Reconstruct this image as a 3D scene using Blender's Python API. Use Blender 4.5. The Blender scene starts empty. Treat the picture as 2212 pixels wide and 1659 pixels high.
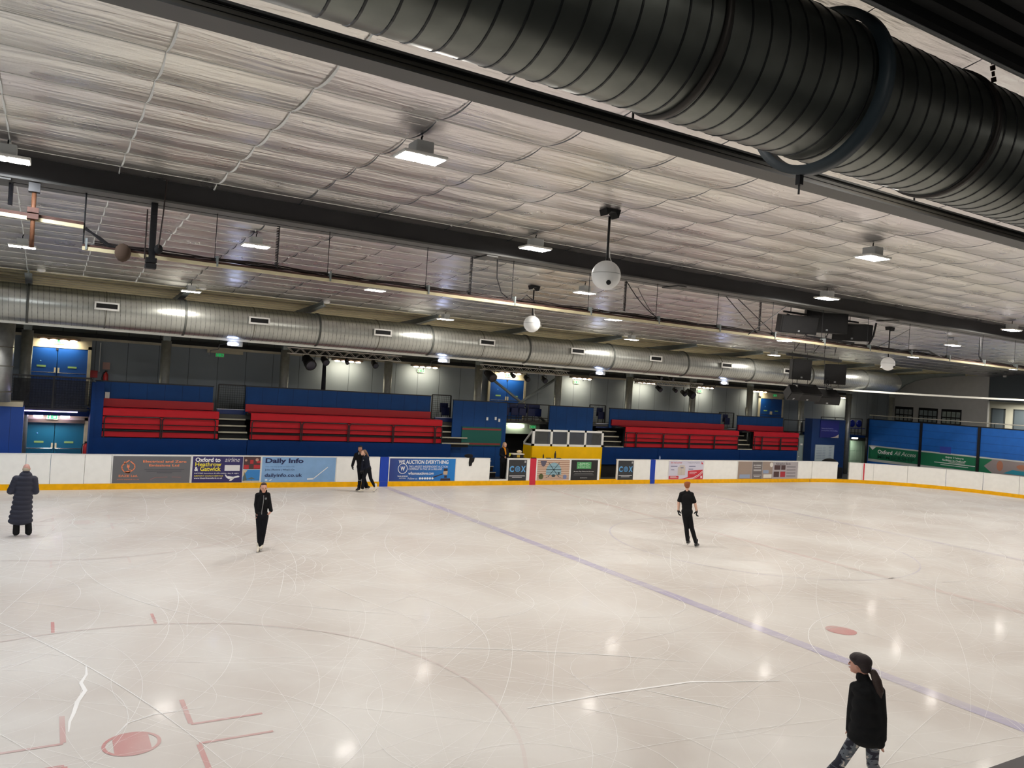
import bpy, bmesh, math, random
from mathutils import Vector, Matrix, noise
random.seed(7)
# ------------------------------------------------------------------ camera, world, exposure
SC = bpy.context.scene
F_PX, YAW, PITCH, ROLL, CAM_H = 1702.59, 0.535325, 0.0047616, -0.0628136, 4.3442
fw_ = Vector((math.sin(YAW)*math.cos(PITCH), math.cos(YAW)*math.cos(PITCH), math.sin(PITCH)))
r_ = Vector((math.cos(YAW), -math.sin(YAW), 0)); u_ = r_.cross(fw_)
RIGHT = r_*math.cos(ROLL) - u_*math.sin(ROLL); UP = u_*math.cos(ROLL) + r_*math.sin(ROLL)
cam = bpy.data.cameras.new('camera'); cam_o = bpy.data.objects.new('camera', cam); SC.collection.objects.link(cam_o)
cam.sensor_width = 36; cam.lens = F_PX*36/2212; cam.clip_end = 300; cam.clip_start = .05
cam_o.matrix_world = Matrix(((RIGHT.x, UP.x, -fw_.x, 0), (RIGHT.y, UP.y, -fw_.y, 0), (RIGHT.z, UP.z, -fw_.z, CAM_H), (0, 0, 0, 1)))
SC.camera = cam_o
world = bpy.data.worlds.new('world'); SC.world = world; world.use_nodes = True
world.node_tree.nodes['Background'].inputs[0].default_value = (.5, .55, .6, 1)
world.node_tree.nodes['Background'].inputs[1].default_value = .02
SC.view_settings.view_transform = 'Standard'; SC.view_settings.look = 'None'
SC.view_settings.gamma = 1; SC.view_settings.use_curve_mapping = False
SC.view_settings.exposure = 0.0
SC.cycles.max_bounces = 7; SC.cycles.diffuse_bounces = 4; SC.cycles.glossy_bounces = 4; SC.cycles.transmission_bounces = 2; SC.cycles.caustics_refractive = False
LAMP_W = 99.0          # one high bay lamp
WARM = (1.0, .94, .86); COOL = (.86, .92, 1.0)
HEATER_W = 17.0

def to_px(P):
    d = Vector(P) - Vector((0, 0, CAM_H)); z = d.dot(fw_)
    if z < .1: return (-9999, -9999)
    return (1106 + F_PX*d.dot(RIGHT)/z, 829.5 - F_PX*d.dot(UP)/z)

# ------------------------------------------------------------------ materials
def lin(c):
    return tuple(((v/255)/12.92 if v/255 <= .04045 else ((v/255+.055)/1.055)**2.4) for v in c)
MATS = {}
def mat(name, rgb=(128, 128, 128), rough=.5, metal=0., spec=.5, bump=0., bscale=20., var=0., vscale=3., emit=0., groove=None, alpha=1., coat=0.):
    """rgb in sRGB; var mixes a darker/lighter wear noise; groove=(axis, offset, pitch, width)"""
    if name in MATS: return MATS[name]
    m = bpy.data.materials.new(name); m.use_nodes = True; nt = m.node_tree; N = nt.nodes; L = nt.links
    b = N['Principled BSDF']; c = lin(rgb)
    b.inputs['Base Color'].default_value = (*c, 1); b.inputs['Roughness'].default_value = rough
    b.inputs['Metallic'].default_value = metal; b.inputs['Specular IOR Level'].default_value = spec
    b.inputs['Coat Weight'].default_value = coat
    col = None
    if var or groove or bump:
        tc = N.new('ShaderNodeTexCoord')
    if var:
        n = N.new('ShaderNodeTexNoise'); n.inputs['Scale'].default_value = vscale; n.inputs['Detail'].default_value = 5
        L.new(tc.outputs['Object'], n.inputs['Vector'])
        mr = N.new('ShaderNodeMapRange'); mr.inputs[1].default_value = .3; mr.inputs[2].default_value = .7
        mr.inputs[3].default_value = 1-var; mr.inputs[4].default_value = 1+var*.5; L.new(n.outputs[0], mr.inputs[0])
        mx = N.new('ShaderNodeVectorMath'); mx.operation = 'SCALE'; mx.inputs[0].default_value = c
        L.new(mr.outputs[0], mx.inputs['Scale']); col = mx.outputs[0]; L.new(col, b.inputs['Base Color'])
    if groove:
        ax, off, pitch, wd = groove
        sx = N.new('ShaderNodeSeparateXYZ'); L.new(tc.outputs['Object'], sx.inputs[0])
        a = N.new('ShaderNodeMath'); a.operation = 'ADD'; a.inputs[1].default_value = -off+1000*pitch; L.new(sx.outputs[ax], a.inputs[0])
        q = N.new('ShaderNodeMath'); q.operation = 'MODULO'; q.inputs[1].default_value = pitch; L.new(a.outputs[0], q.inputs[0])
        g = N.new('ShaderNodeMath'); g.operation = 'LESS_THAN'; g.inputs[1].default_value = wd; L.new(q.outputs[0], g.inputs[0])
        mm = N.new('ShaderNodeMix'); mm.data_type = 'RGBA'; L.new(g.outputs[0], mm.inputs[0])
        if col: L.new(col, mm.inputs[6])
        else: mm.inputs[6].default_value = (*c, 1)
        mm.inputs[7].default_value = (c[0]*.3, c[1]*.3, c[2]*.3, 1); L.new(mm.outputs[2], b.inputs['Base Color'])
    if bump:
        n = N.new('ShaderNodeTexNoise'); n.inputs['Scale'].default_value = bscale; n.inputs['Detail'].default_value = 4
        L.new(tc.outputs['Object'], n.inputs['Vector'])
        bp = N.new('ShaderNodeBump'); bp.inputs['Strength'].default_value = bump; bp.inputs['Distance'].default_value = .02
        L.new(n.outputs[0], bp.inputs['Height']); L.new(bp.outputs[0], b.inputs['Normal'])
    if emit:
        b.inputs['Emission Color'].default_value = (*c, 1); b.inputs['Emission Strength'].default_value = emit
    if alpha < 1: b.inputs['Alpha'].default_value = alpha
    MATS[name] = m; return m

def ice_mat(name, tint=None, fac=0.):
    m = bpy.data.materials.new(name); m.use_nodes = True; nt = m.node_tree; N = nt.nodes; L = nt.links
    b = N['Principled BSDF']; tc = N.new('ShaderNodeTexCoord')
    def nz(scale, vec, det=5, dist=0.):
        n = N.new('ShaderNodeTexNoise'); n.inputs['Scale'].default_value = scale; n.inputs['Detail'].default_value = det
        n.inputs['Distortion'].default_value = dist; L.new(vec, n.inputs['Vector']); return n.outputs[0]
    def ramp(src, a, c, lo=0., hi=1.):
        r = N.new('ShaderNodeMapRange'); r.inputs[1].default_value = a; r.inputs[2].default_value = c
        r.inputs[3].default_value = lo; r.inputs[4].default_value = hi; L.new(src, r.inputs[0]); return r.outputs[0]
    def mix(f, a, c):
        x = N.new('ShaderNodeMix'); x.data_type = 'RGBA'
        if isinstance(f, float): x.inputs[0].default_value = f
        else: L.new(f, x.inputs[0])
        for i, v in ((6, a), (7, c)):
            if isinstance(v, tuple): x.inputs[i].default_value = (*v, 1)
            else: L.new(v, x.inputs[i])
        return x.outputs[2]
    O = tc.outputs['Object']
    patch = ramp(nz(.35, O, 6, .6), .35, .65)
    base = mix(patch, lin((212, 205, 198)), lin((229, 226, 221)))
    mp = N.new('ShaderNodeMapping'); mp.inputs['Rotation'].default_value = (0, 0, .5); mp.inputs['Scale'].default_value = (.2, 1.3, 1); L.new(O, mp.inputs[0])
    streak = ramp(nz(1.6, mp.outputs[0], 8, 1.2), .52, .72)
    base = mix(ramp(streak, 0, 1, 0, .05), base, lin((244, 242, 238)))
    if tint:
        worn = ramp(nz(.5, O, 6, 1.), .3, .6, fac*.35, fac)
        base = mix(worn, base, lin(tint))
    L.new(base, b.inputs['Base Color'])
    b.inputs['Roughness'].default_value = .42; b.inputs['Coat Weight'].default_value = .045; b.inputs['Coat Roughness'].default_value = .09
    b.inputs['Specular IOR Level'].default_value = .23
    bp = N.new('ShaderNodeBump'); bp.inputs['Strength'].default_value = .12; bp.inputs['Distance'].default_value = .01
    L.new(nz(14, O, 6, .8), bp.inputs['Height']); L.new(bp.outputs[0], b.inputs['Normal'])
    return m

def foil_mat(name='foil_insulation'):
    m = bpy.data.materials.new(name); m.use_nodes = True; nt = m.node_tree; N = nt.nodes; L = nt.links
    b = N['Principled BSDF']; tc = N.new('ShaderNodeTexCoord'); O = tc.outputs['Object']
    def nz(scale, mscale, det=4, dist=0.):
        mp = N.new('ShaderNodeMapping'); mp.inputs['Scale'].default_value = mscale; L.new(O, mp.inputs[0])
        n = N.new('ShaderNodeTexNoise'); n.inputs['Scale'].default_value = scale; n.inputs['Detail'].default_value = det
        n.inputs['Distortion'].default_value = dist; L.new(mp.outputs[0], n.inputs['Vector']); return n.outputs[0]
    r = N.new('ShaderNodeMapRange'); r.inputs[1].default_value = .3; r.inputs[2].default_value = .7
    L.new(nz(.22, (1, 1.6, 1), 3, .4), r.inputs[0])
    x = N.new('ShaderNodeMix'); x.data_type = 'RGBA'; x.inputs[6].default_value = (*lin((214, 208, 212)), 1); x.inputs[7].default_value = (*lin((228, 226, 218)), 1)
    L.new(r.outputs[0], x.inputs[0]); L.new(x.outputs[2], b.inputs['Base Color'])
    b.inputs['Metallic'].default_value = .97
    rr = N.new('ShaderNodeMapRange'); rr.inputs[3].default_value = .22; rr.inputs[4].default_value = .36; L.new(nz(1.2, (1, 1, 1), 5), rr.inputs[0]); L.new(rr.outputs[0], b.inputs['Roughness'])
    b1 = N.new('ShaderNodeBump'); b1.inputs['Strength'].default_value = .6; b1.inputs['Distance'].default_value = .03; L.new(nz(4, (.35, 2.4, 1), 6, .35), b1.inputs['Height'])
    b2 = N.new('ShaderNodeBump'); b2.inputs['Strength'].default_value = .16; b2.inputs['Distance'].default_value = .006; L.new(nz(40, (1, 1, 1), 3), b2.inputs['Height'])
    L.new(b1.outputs[0], b2.inputs['Normal']); L.new(b2.outputs[0], b.inputs['Normal'])
    return m

# ------------------------------------------------------------------ object helpers
COL = SC.collection
class MB:
    def __init__(s): s.bm = bmesh.new()
    def quad(s, pts):
        vs = [s.bm.verts.new(p) for p in pts]; return s.bm.faces.new(vs)
    def box(s, x0, x1, y0, y1, z0, z1, M=None):
        ps = [(x, y, z) for x in (x0, x1) for y in (y0, y1) for z in (z0, z1)]
        if M: ps = [M @ Vector(p) for p in ps]
        v = [s.bm.verts.new(p) for p in ps]
        for f in ((0, 1, 3, 2), (4, 6, 7, 5), (0, 4, 5, 1), (2, 3, 7, 6), (0, 2, 6, 4), (1, 5, 7, 3)): s.bm.faces.new([v[i] for i in f])
        return s
    def bar(s, a, b, w, h=None, up=(0, 0, 1)):
        a = Vector(a); b = Vector(b); d = b-a; L = d.length; d.normalize(); h = h or w
        upv = Vector(up)
        if abs(d.dot(upv)) > .95: upv = Vector((0, 1, 0))
        sd = d.cross(upv).normalized(); up2 = sd.cross(d)
        M = Matrix(((d.x, sd.x, up2.x, a.x), (d.y, sd.y, up2.y, a.y), (d.z, sd.z, up2.z, a.z), (0, 0, 0, 1)))
        return s.box(0, L, -w/2, w/2, -h/2, h/2, M)
    def prism(s, pts, d):
        """pts: planar loop of 3D points, d: extrusion vector"""
        d = Vector(d); n = len(pts)
        a = [s.bm.verts.new(p) for p in pts]; b = [s.bm.verts.new(Vector(p)+d) for p in pts]
        s.bm.faces.new(a); s.bm.faces.new(b[::-1])
        for i in range(n): s.bm.faces.new((a[i], b[i], b[(i+1) % n], a[(i+1) % n]))
        return s
    def tube(s, path, r, seg=8, radii=None, cap=True):
        P = [Vector(p) for p in path]; rings = []; n = len(P); prev = None
        for i, p in enumerate(P):
            t = (P[min(i+1, n-1)] - P[max(i-1, 0)]).normalized()
            if prev is None:
                a = Vector((0, 0, 1)) if abs(t.z) < .9 else Vector((1, 0, 0)); x = t.cross(a).normalized()
            else: x = (prev - t*prev.dot(t)).normalized()
            prev = x; y = t.cross(x); rr = radii[i] if radii else r
            rings.append([s.bm.verts.new(p + (x*math.cos(2*math.pi*k/seg) + y*math.sin(2*math.pi*k/seg))*rr) for k in range(seg)])
        for i in range(n-1):
            for k in range(seg):
                f = s.bm.faces.new((rings[i][k], rings[i][(k+1) % seg], rings[i+1][(k+1) % seg], rings[i+1][k])); f.smooth = seg > 6
        if cap: s.bm.faces.new(rings[0][::-1]); s.bm.faces.new(rings[-1])
        return s
    def ball(s, c, r, sub=2, M=None):
        r = (r, r, r) if isinstance(r, (int, float)) else r
        mm = Matrix.Translation(c) @ (M or Matrix()) @ Matrix.Diagonal((*r, 1))
        g = bmesh.ops.create_icosphere(s.bm, subdivisions=sub, radius=1, matrix=mm)
        for v in g['verts']:
            for f in v.link_faces: f.smooth = True
        return s
    def lathe(s, prof, c, axis='z', seg=32):
        """prof: list of (radius, height) around axis through c"""
        rings = []
        for r, h in prof:
            ring = []
            for k in range(seg):
                a = 2*math.pi*k/seg; A, B = r*math.cos(a), r*math.sin(a)
                p = {'z': (A, B, h), 'x': (h, A, B), 'y': (A, h, B)}[axis]
                ring.append(s.bm.verts.new(Vector(c)+Vector(p)))
            rings.append(ring)
        for i in range(len(rings)-1):
            for k in range(seg):
                f = s.bm.faces.new((rings[i][k], rings[i][(k+1) % seg], rings[i+1][(k+1) % seg], rings[i+1][k])); f.smooth = True
        return s
    def text(s, txt, x0, z1, width, height, place, bold=0., shear=0.):
        """letters laid out on a (right, up) plane through place(x, z)"""
        cu = bpy.data.curves.new('t', 'FONT'); cu.body = txt; cu.size = 1; cu.offset = bold; cu.shear = shear; cu.resolution_u = 3
        o = bpy.data.objects.new('t', cu); COL.objects.link(o); bpy.context.view_layer.update()
        me = o.to_mesh(); xs = [v.co.x for v in me.vertices]; ys = [v.co.y for v in me.vertices]
        if xs:
            ax, bx, ay, by = min(xs), max(xs), min(ys), max(ys)
            vs = [s.bm.verts.new(place(x0+(v.co.x-ax)/(bx-ax)*width, z1-height+(v.co.y-ay)/(by-ay)*height)) for v in me.vertices]
            for p in me.polygons:
                try: s.bm.faces.new([vs[i] for i in p.vertices])
                except ValueError: pass
        o.to_mesh_clear(); bpy.data.objects.remove(o); bpy.data.curves.remove(cu)
        return s
    def build(s, name, m, parent=None, bevel=0.):
        org = Vector(ORG.get(parent.name, (0, 0, 0))) if parent else Vector((0, 0, 0))
        bmesh.ops.recalc_face_normals(s.bm, faces=s.bm.faces)
        if bevel: bmesh.ops.bevel(s.bm, geom=s.bm.edges[:], offset=bevel, segments=1, affect='EDGES')
        if org.length: bmesh.ops.translate(s.bm, vec=-org, verts=s.bm.verts)
        me = bpy.data.meshes.new(name); s.bm.to_mesh(me); s.bm.free()
        me.materials.append(m); o = bpy.data.objects.new(name, me); COL.objects.link(o)
        if parent: o.parent = parent; ORG[o.name] = tuple(org)
        return o
ORG = {}
def tag(o, label, cat, group=None, kind=None):
    if label: o['label'] = label
    if cat: o['category'] = cat
    if group: o['group'] = group
    if kind: o['kind'] = kind
    return o
def thing(name, loc, label, cat, group=None, kind=None):
    o = bpy.data.objects.new(name, None); COL.objects.link(o); o.location = loc; o.empty_display_size = .2
    ORG[o.name] = tuple(loc); return tag(o, label, cat, group, kind)
def struct(o, label=None):
    o['kind'] = 'structure'
    if label: o['label'] = label
    return o
def dup(root, loc, label, group=None):
    r = root.copy(); COL.objects.link(r); r.location = loc; r['label'] = label; ORG[r.name] = tuple(loc)
    if group: r['group'] = group
    for ch in list(root.children):
        c = ch.copy(); COL.objects.link(c); c.parent = r
        for g in ch.children:
            d = g.copy(); COL.objects.link(d); d.parent = c
    return r
ORD = ['first', 'second', 'third', 'fourth', 'fifth', 'sixth', 'seventh', 'eighth', 'ninth', 'tenth', 'eleventh', 'twelfth', 'thirteenth', 'fourteenth']
def nth(i, n): return 'leftmost' if i == 0 else ('rightmost' if i == n-1 else ORD[i]+' from the left')

M_ICE = ice_mat('rink_ice'); M_FOIL = foil_mat()
M_WHITE = mat('board_white', (250, 250, 246), .35, var=.04, vscale=4); M_CAP = mat('cap_white', (235, 235, 232), .3)
M_YEL = mat('kick_yellow', (248, 184, 0), .4, spec=.25, var=.12, vscale=5)
M_BLUE = mat('panel_blue', (12, 64, 124), .55, spec=.25, var=.1, vscale=2, groove=(0, .3, .62, .012))
M_BLUE2 = mat('panel_blue_plain', (0, 46, 104), .5, spec=.2, var=.12, vscale=2.5)
M_RED = mat('bench_red', (180, 22, 35), .32, spec=.3, var=.06); M_RED_D = mat('bench_red_back', (172, 18, 32), .4)
M_BLK = mat('black_steel', (22, 22, 26), .45); M_BLKM = mat('black_matt', (14, 14, 16), .8)
M_GALV = mat('galvanised_steel', (168, 172, 172), .36, .75, var=.18, vscale=5)
M_GREY = mat('steel_grey_paint', (126, 134, 134), .5, var=.1)
M_CREAM = mat('cream_paint', (190, 182, 158), .5, var=.15)
M_WALL = mat('wall_grey', (144, 153, 160), .7, bump=.08, bscale=30, groove=(0, 6.3-1.155*3, 1.155, .022))
M_WHT = mat('white_plastic', (232, 232, 228), .4); M_LIT = mat('led_white', (255, 250, 244), emit=60)
M_TUBE = mat('tube_white', (255, 246, 226), emit=14); M_COOLLIT = mat('led_cool', (190, 205, 255), emit=24)
M_GREEN = mat('exit_green', (10, 140, 70), .4, emit=.9); M_CHROME = mat('chrome', (200, 200, 200), .2, 1.)
M_GLASS = mat('smoky_glass', (90, 92, 92), .15, alpha=.55); M_DKGREY = mat('beam_dark', (42, 42, 44), .5, var=.3, vscale=.8)
M_WOOD = mat('rusty_tube', (110, 72, 48), .7, .3, var=.3, vscale=9)
M_TREAD = mat('tread_nosing', (176, 172, 152), .5)
# ------------------------------------------------------------------ the ice and its markings
def CZ(y):            # underside of the foil ceiling
    pts = [(-6, 7.2), (3, 7.48), (9.3, 7.51), (13.8, 7.56), (18.4, 7.51), (23, 7.38), (27.5, 7.14), (28.4, 7.06), (40, 6.6)]
    for (a, za), (b, zb) in zip(pts, pts[1:]):
        if y <= b: return za+(zb-za)*(max(y, a)-a)/(b-a)
    return pts[-1][1]
b = MB(); pts = []
RX, RY, RR = 38.2, 21.3, 8.85        # far right corner centre, radius
def ring_path(n=24):
    P = [(-.6, 30.15)]; c = []
    for k in range(n+1):
        a = math.pi/2*(1-k/n); c.append((RX+RR*math.cos(a), RY+RR*math.sin(a)))
    return c
loop = [(-10, 30.2), *ring_path(), *[(RX+RR*math.cos(-math.pi/2*k/12), 12.7+RR*math.sin(-math.pi/2*k/12)) for k in range(13)], (-10, 3.85)]
floor = b.bm.faces.new([b.bm.verts.new((x, y, 0)) for x, y in loop]) and b.build('floor', M_ICE)
struct(floor, 'scratched white ice of the skating rink')
def mark(bm_fn, name, m, label=None):
    b = MB(); bm_fn(b); o = b.build(name, m, floor)
    if label: o['label'] = label
    return o
def rect(b, x0, x1, y0, y1, z=.003): b.quad([(x0, y0, z), (x1, y0, z), (x1, y1, z), (x0, y1, z)])
def annulus(b, cx, cy, r0, r1, z=.003, a0=0, a1=2*math.pi, n=72):
    for k in range(n):
        a, c = a0+(a1-a0)*k/n, a0+(a1-a0)*(k+1)/n
        b.quad([(cx+r*math.cos(t), cy+r*math.sin(t), z) for r, t in ((r0, a), (r1, a), (r1, c), (r0, c))])
I_BLUE = ice_mat('ice_blue_paint', (172, 165, 202), .7); I_RED = ice_mat('ice_red_paint', (205, 110, 112), .75); I_REDS = ice_mat('ice_red_strong', (205, 138, 136), .85)
I_THIN = ice_mat('ice_thin_line', (205, 172, 170), .28)
mark(lambda b: rect(b, 12.0, 12.3, 3.9, 30.14), 'blue_line', I_BLUE, 'worn blue line nearer the left')
mark(lambda b: rect(b, 26.24, 26.54, 3.9, 30.14), 'blue_line', ice_mat('ice_blue_faint', (185, 178, 192), .4), 'faint blue line further right')
mark(lambda b: rect(b, 19.14, 19.38, 3.9, 30.14), 'centre_line', ice_mat('ice_centre', (208, 176, 170), .35), 'faint red centre line')
mark(lambda b: rect(b, 41.9, 41.96, 8, 29.2), 'goal_line', I_THIN)
def spot_bars(cx, cy):
    def f(b):
        annulus(b, cx, cy, .27, .31, .0035); n = 24
        pts = [(cx+x, cy+s*math.sqrt(max(0, .27**2-x*x))) for s, rng in ((1, range(-8, 9)), (-1, range(8, -9, -1))) for x in [v*.19/8 for v in rng]]
        b.bm.faces.new([b.bm.verts.new((x, y, .003)) for x, y in pts])
    return f
for cx, cy, st in ((1.1, 9.87, I_REDS), (1.1, 24.05, I_THIN)):
    mark(spot_bars(cx, cy), 'faceoff_spot', st)
    mark(lambda b: annulus(b, cx, cy, 4.5, 4.55), 'faceoff_circle', I_THIN)
    def ells(b):
        for sx in (-1, 1):
            for sy in (-1, 1):
                x, y = cx+sx*.68, cy+sy*.28
                rect(b, min(x, x+sx*.85), max(x, x+sx*.85), y-.025, y+.025); rect(b, x-.03, x+.03, min(y+sy*.025, y+sy*.8), max(y+sy*.025, y+sy*.8))
                xx = cx+sx*.75; rect(b, xx-.025, xx+.025, cy+sy*4.5 if sy > 0 else cy-5.1, cy+5.1 if sy > 0 else cy-4.5)
    mark(ells, 'faceoff_mark', st)
def disc(cx, cy, r, z=.003):
    return lambda b: b.bm.faces.new([b.bm.verts.new((cx+r*math.cos(k*math.pi/16), cy+r*math.sin(k*math.pi/16), z)) for k in range(32)])
for cx, cy in ((13.69, 9.87), (13.69, 24.05), (24.83, 9.87), (24.83, 24.05)):
    mark(disc(cx, cy, .29), 'faceoff_spot', I_REDS if (cx < 14 and cy < 12) else I_THIN)
mark(lambda b: annulus(b, 19.26, 17.03, 4.5, 4.55), 'centre_circle', ice_mat('ice_blue_thin', (170, 165, 195), .4))
# skate scratches: thin curved cuts of frosted ice
b = MB()
def scratch(pts, w, z=.005):
    P = [Vector((x, y, z)) for x, y in pts]; prev = None
    for i in range(len(P)):
        t = (P[min(i+1, len(P)-1)]-P[max(i-1, 0)]); t.normalize(); n = Vector((-t.y, t.x, 0))
        ww = w*(.15+.85*math.sin(math.pi*min(1, max(0, (i+.3)/(len(P)-.4)))))
        cur = (b.bm.verts.new(P[i]+n*ww/2), b.bm.verts.new(P[i]-n*ww/2))
        if prev: b.bm.faces.new((prev[0], prev[1], cur[1], cur[0]))
        prev = cur
rnd = random.Random(3)
def inside(x, y):
    if y > 29.9 or y < 4.2: return False
    return not (x > RX and y > RY and math.hypot(x-RX, y-RY) > RR-.2) and x < 46.8
for i in range(2700):
    x = rnd.uniform(-6, 46); y = rnd.uniform(4.5, 29.8)
    near = math.hypot(x, y) < 17
    if near and rnd.random() < .2: continue
    th = rnd.gauss(.15, .8) if rnd.random() < .7 else rnd.uniform(0, 6.28)
    R = rnd.choice([1.6, 3, 5, 9, 18, 40, 40])*rnd.choice([-1, 1]); L = min(abs(R)*3.4, rnd.uniform(2, 11)); n = max(5, int(L*4))
    w = rnd.uniform(.003, .008)*(1 if near else 1.9); pts = []
    for k in range(n+1):
        if inside(x, y): pts.append((x, y))
        th += L/n/R*(1+.5*k/n); x += math.cos(th)*L/n; y += math.sin(th)*L/n
    if len(pts) > 3: scratch(pts, w, .0045+.0006*(i % 5))
scratch([(.75, 12.7), (.74, 12.3), (.66, 12.0), (.7, 11.7), (.6, 11.35), (.55, 11.0), (.5, 10.75), (.48, 10.45)], .055)
scratch([(2.0, 10.6), (1.4, 10.6), (1.1, 10.45), (.95, 10.15)], .02); scratch([(5.3, 11.9), (6.8, 11.2), (8.4, 10.3), (9.6, 9.5)], .025)
scratch([(7.9, 8.9), (8.3, 8.35), (8.6, 7.9)], .03); scratch([(5.9, 9.0), (7.2, 9.0), (8.8, 8.9), (10.2, 8.4)], .05)
mk = b.build('skate_marks', mat('ice_frost', (255, 254, 252), .6), floor); mk['kind'] = 'stuff'
# walkway around the rink and floors
struct(MB().box(-12, 57, 30.32, 36, -.05, .1).build('floor_walkway', mat('rubber_floor', (62, 64, 66), .8)))
struct(MB().box(46.95, 57, 3, 30.3, -.3, -.02).build('floor_end', MATS['rubber_floor']))
struct(MB().box(-12, 57, -5, 3.6, -.05, .1).build('floor_near', MATS['rubber_floor']))
# ------------------------------------------------------------------ ceiling of foil insulation, sagging between purlins
PY0, PP = 7.72, .952
b = MB(); X0, X1 = -12, 53; ys = []; k = -14
while PY0+k*PP < 28.3:
    for j in range(6): ys.append((PY0+(k+j/6)*PP, j/6))
    k += 1
ys.append((PY0+k*PP, 0)); YEND = ys[-1][0]
xs = [X0+i*.5 for i in range(int((X1-X0)/.5)+1)]
def SEAM(x): return ((x-.87)/1.503) % 1
def foil_z(x, y, f):
    s = SEAM(x); c = math.sin(math.pi*s)
    sag = .045*math.sin(math.pi*f)**.8 + .02*math.sin(math.pi*f)*c
    return CZ(y) - sag*(.8+.4*noise.noise((x*.9, y*.8, 0))) + .012*noise.noise((x*1.7, y*2.3, 4))*(f > 0)
grid = [[b.bm.verts.new((x, y, foil_z(x, y, f))) for x in xs] for y, f in ys]
for i in range(len(grid)-1):
    for j in range(len(xs)-1):
        f = b.bm.faces.new((grid[i][j], grid[i+1][j], grid[i+1][j+1], grid[i][j+1])); f.smooth = True
bmesh.ops.recalc_face_normals(b.bm, faces=b.bm.faces)
ceiling = struct(b.build('ceiling', M_FOIL), 'silvery foil insulation ceiling stretched under the roof')
b = MB(); b2 = MB()
for k in range(-3, 23):
    y = PY0+k*PP
    b.tube([(X0, y, CZ(y)-.012), (X1, y, CZ(y)-.012)], .007, 4)
b.build('support_wire', mat('wire', (222, 222, 218), .4, .2), ceiling)['kind'] = 'stuff'
b = MB(); n = 0
for si in range(-8, 36):
    sx = .87+1.503*si
    w = .013 if si in (1,) else .009
    prev = None; bb = b2 if si in (1, 0, -1) else b
    for y, f in ys:
        if y < 2: continue
        sag = .05*math.sin(math.pi*f)**.8; ww = w*(.3+1.2*math.sin(math.pi*f)) ; off = .012*math.sin(math.pi*f)
        cur = (bb.bm.verts.new((sx-ww+off, y, CZ(y)-sag-.014)), bb.bm.verts.new((sx+ww+off, y, CZ(y)-sag-.018)))
        if prev: bb.bm.faces.new((prev[0], prev[1], cur[1], cur[0]))
        prev = cur
o = b.build('foil_seam', mat('seam_slate', (70, 76, 84), .4, .5), ceiling)  # dark blue-grey strips along the untaped seams
o = b2.build('foil_seam', mat('seam_tape', (225, 228, 226), .45), ceiling); o['label'] = 'white tape along a foil seam'
b = MB()
for si in range(-6, 34):
    for k in range(0, 22):
        if (si+k*3) % 5 == 0: b.ball((.87+1.503*si, PY0+k*PP, CZ(PY0+k*PP)-.02), .022, 1)
b.build('foil_washer', M_WHT, ceiling)['kind'] = 'stuff'
# corrugated deck beyond the foil
b = MB(); prof = []; y = 28.2
while y < 36.6:
    z = CZ(y)+.02
    prof += [(y, z+.2), (y+.24, z+.2), (y+.3, z), (y+.62, z), (y+.68, z+.2)]; y += .68
for (y0, z0), (y1, z1) in zip(prof, prof[1:]):
    if (y0, z0) != (y1, z1): b.quad([(X0, y0, z0), (X1, y0, z0), (X1, y1, z1), (X0, y1, z1)])
dk = b.build('ceiling_deck', mat('deck_cream', (236, 226, 184), .5, var=.1))
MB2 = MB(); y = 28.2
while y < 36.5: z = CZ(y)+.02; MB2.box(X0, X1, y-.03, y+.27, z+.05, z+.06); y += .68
MB2.build('rib_shade', mat('recess_shade', (52, 48, 40), .8), dk)  # flat dark sheets across the flutes, their shade put into the colour
struct(dk, 'cream corrugated roof deck above the far duct')
# ------------------------------------------------------------------ beams
def beam(name, y, z0, z1, w, label, x0=-12, x1=53, tilt=0., lip=.03, m=None, ribs=()):
    t = thing(name, (x0, y, z0), label, 'roof beam'); b = MB(); m = m or M_DKGREY
    T = Matrix(((1, 0, 0, 0), (0, 1, 0, 0), (tilt, 0, 1, 0), (0, 0, 0, 1)))
    b.box(x0, x1, y, y+.03, z0+lip, z1, T); b.build('web', m, t)
    b = MB(); b.box(x0, x1, y-.07, y+w, z0, z0+lip, T); b.box(x0, x1, y-.05, y+w, z1-.02, z1, T); b.build('flange', mat('flange_grey', (84, 84, 82), .5), t)
    if ribs:
        b = MB()
        for z in ribs: b.box(x0, x1, y-.012, y, z, z+.004, T)
        b.build('groove', mat('groove_grey', (56, 54, 50), .6), t)
    return t
NEARG = mat('near_beam_grey', (92, 88, 80), .5)
nb = beam('roof_beam', 6.0, 6.828, 6.977, .2, 'grey steel roof beam nearest the camera, running under the foil beside the big duct', m=NEARG, ribs=(6.865, 6.905, 6.945), lip=.02, tilt=.001)
for x in [4.8+4.6*k for k in range(-3, 6)]: MB().tube([(x, 6.1, 6.97), (x, 6.1, 7.49)], .012, 6).build('hanger_rod', M_BLK, nb)
beam('roof_beam', 14.72, 7.13, 7.555, .3, 'dark steel main beam with light lower flange crossing the middle of the ceiling', lip=.035)
beam('roof_beam', 15.2, 7.14, 7.555, .2, 'black twin beam just behind the main roof beam', m=M_BLK)
b = MB()
for x in (-.9, 7.9, 13.3, 22, 31): b.box(x, x+.28, 14.7, 15.3, 7.1, 7.125)
bt = b.build('batten_plate', MATS['flange_grey']); tag(bt, 'grey batten plates tying the twin main beams together', 'steel plate', kind='stuff')
t = thing('roof_beam', (-12, 2.9, 7.0), 'black corrugated beam casing at the top right corner, nearest the viewer', 'roof beam')
b = MB(); y = 2.2
prof = []
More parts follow.
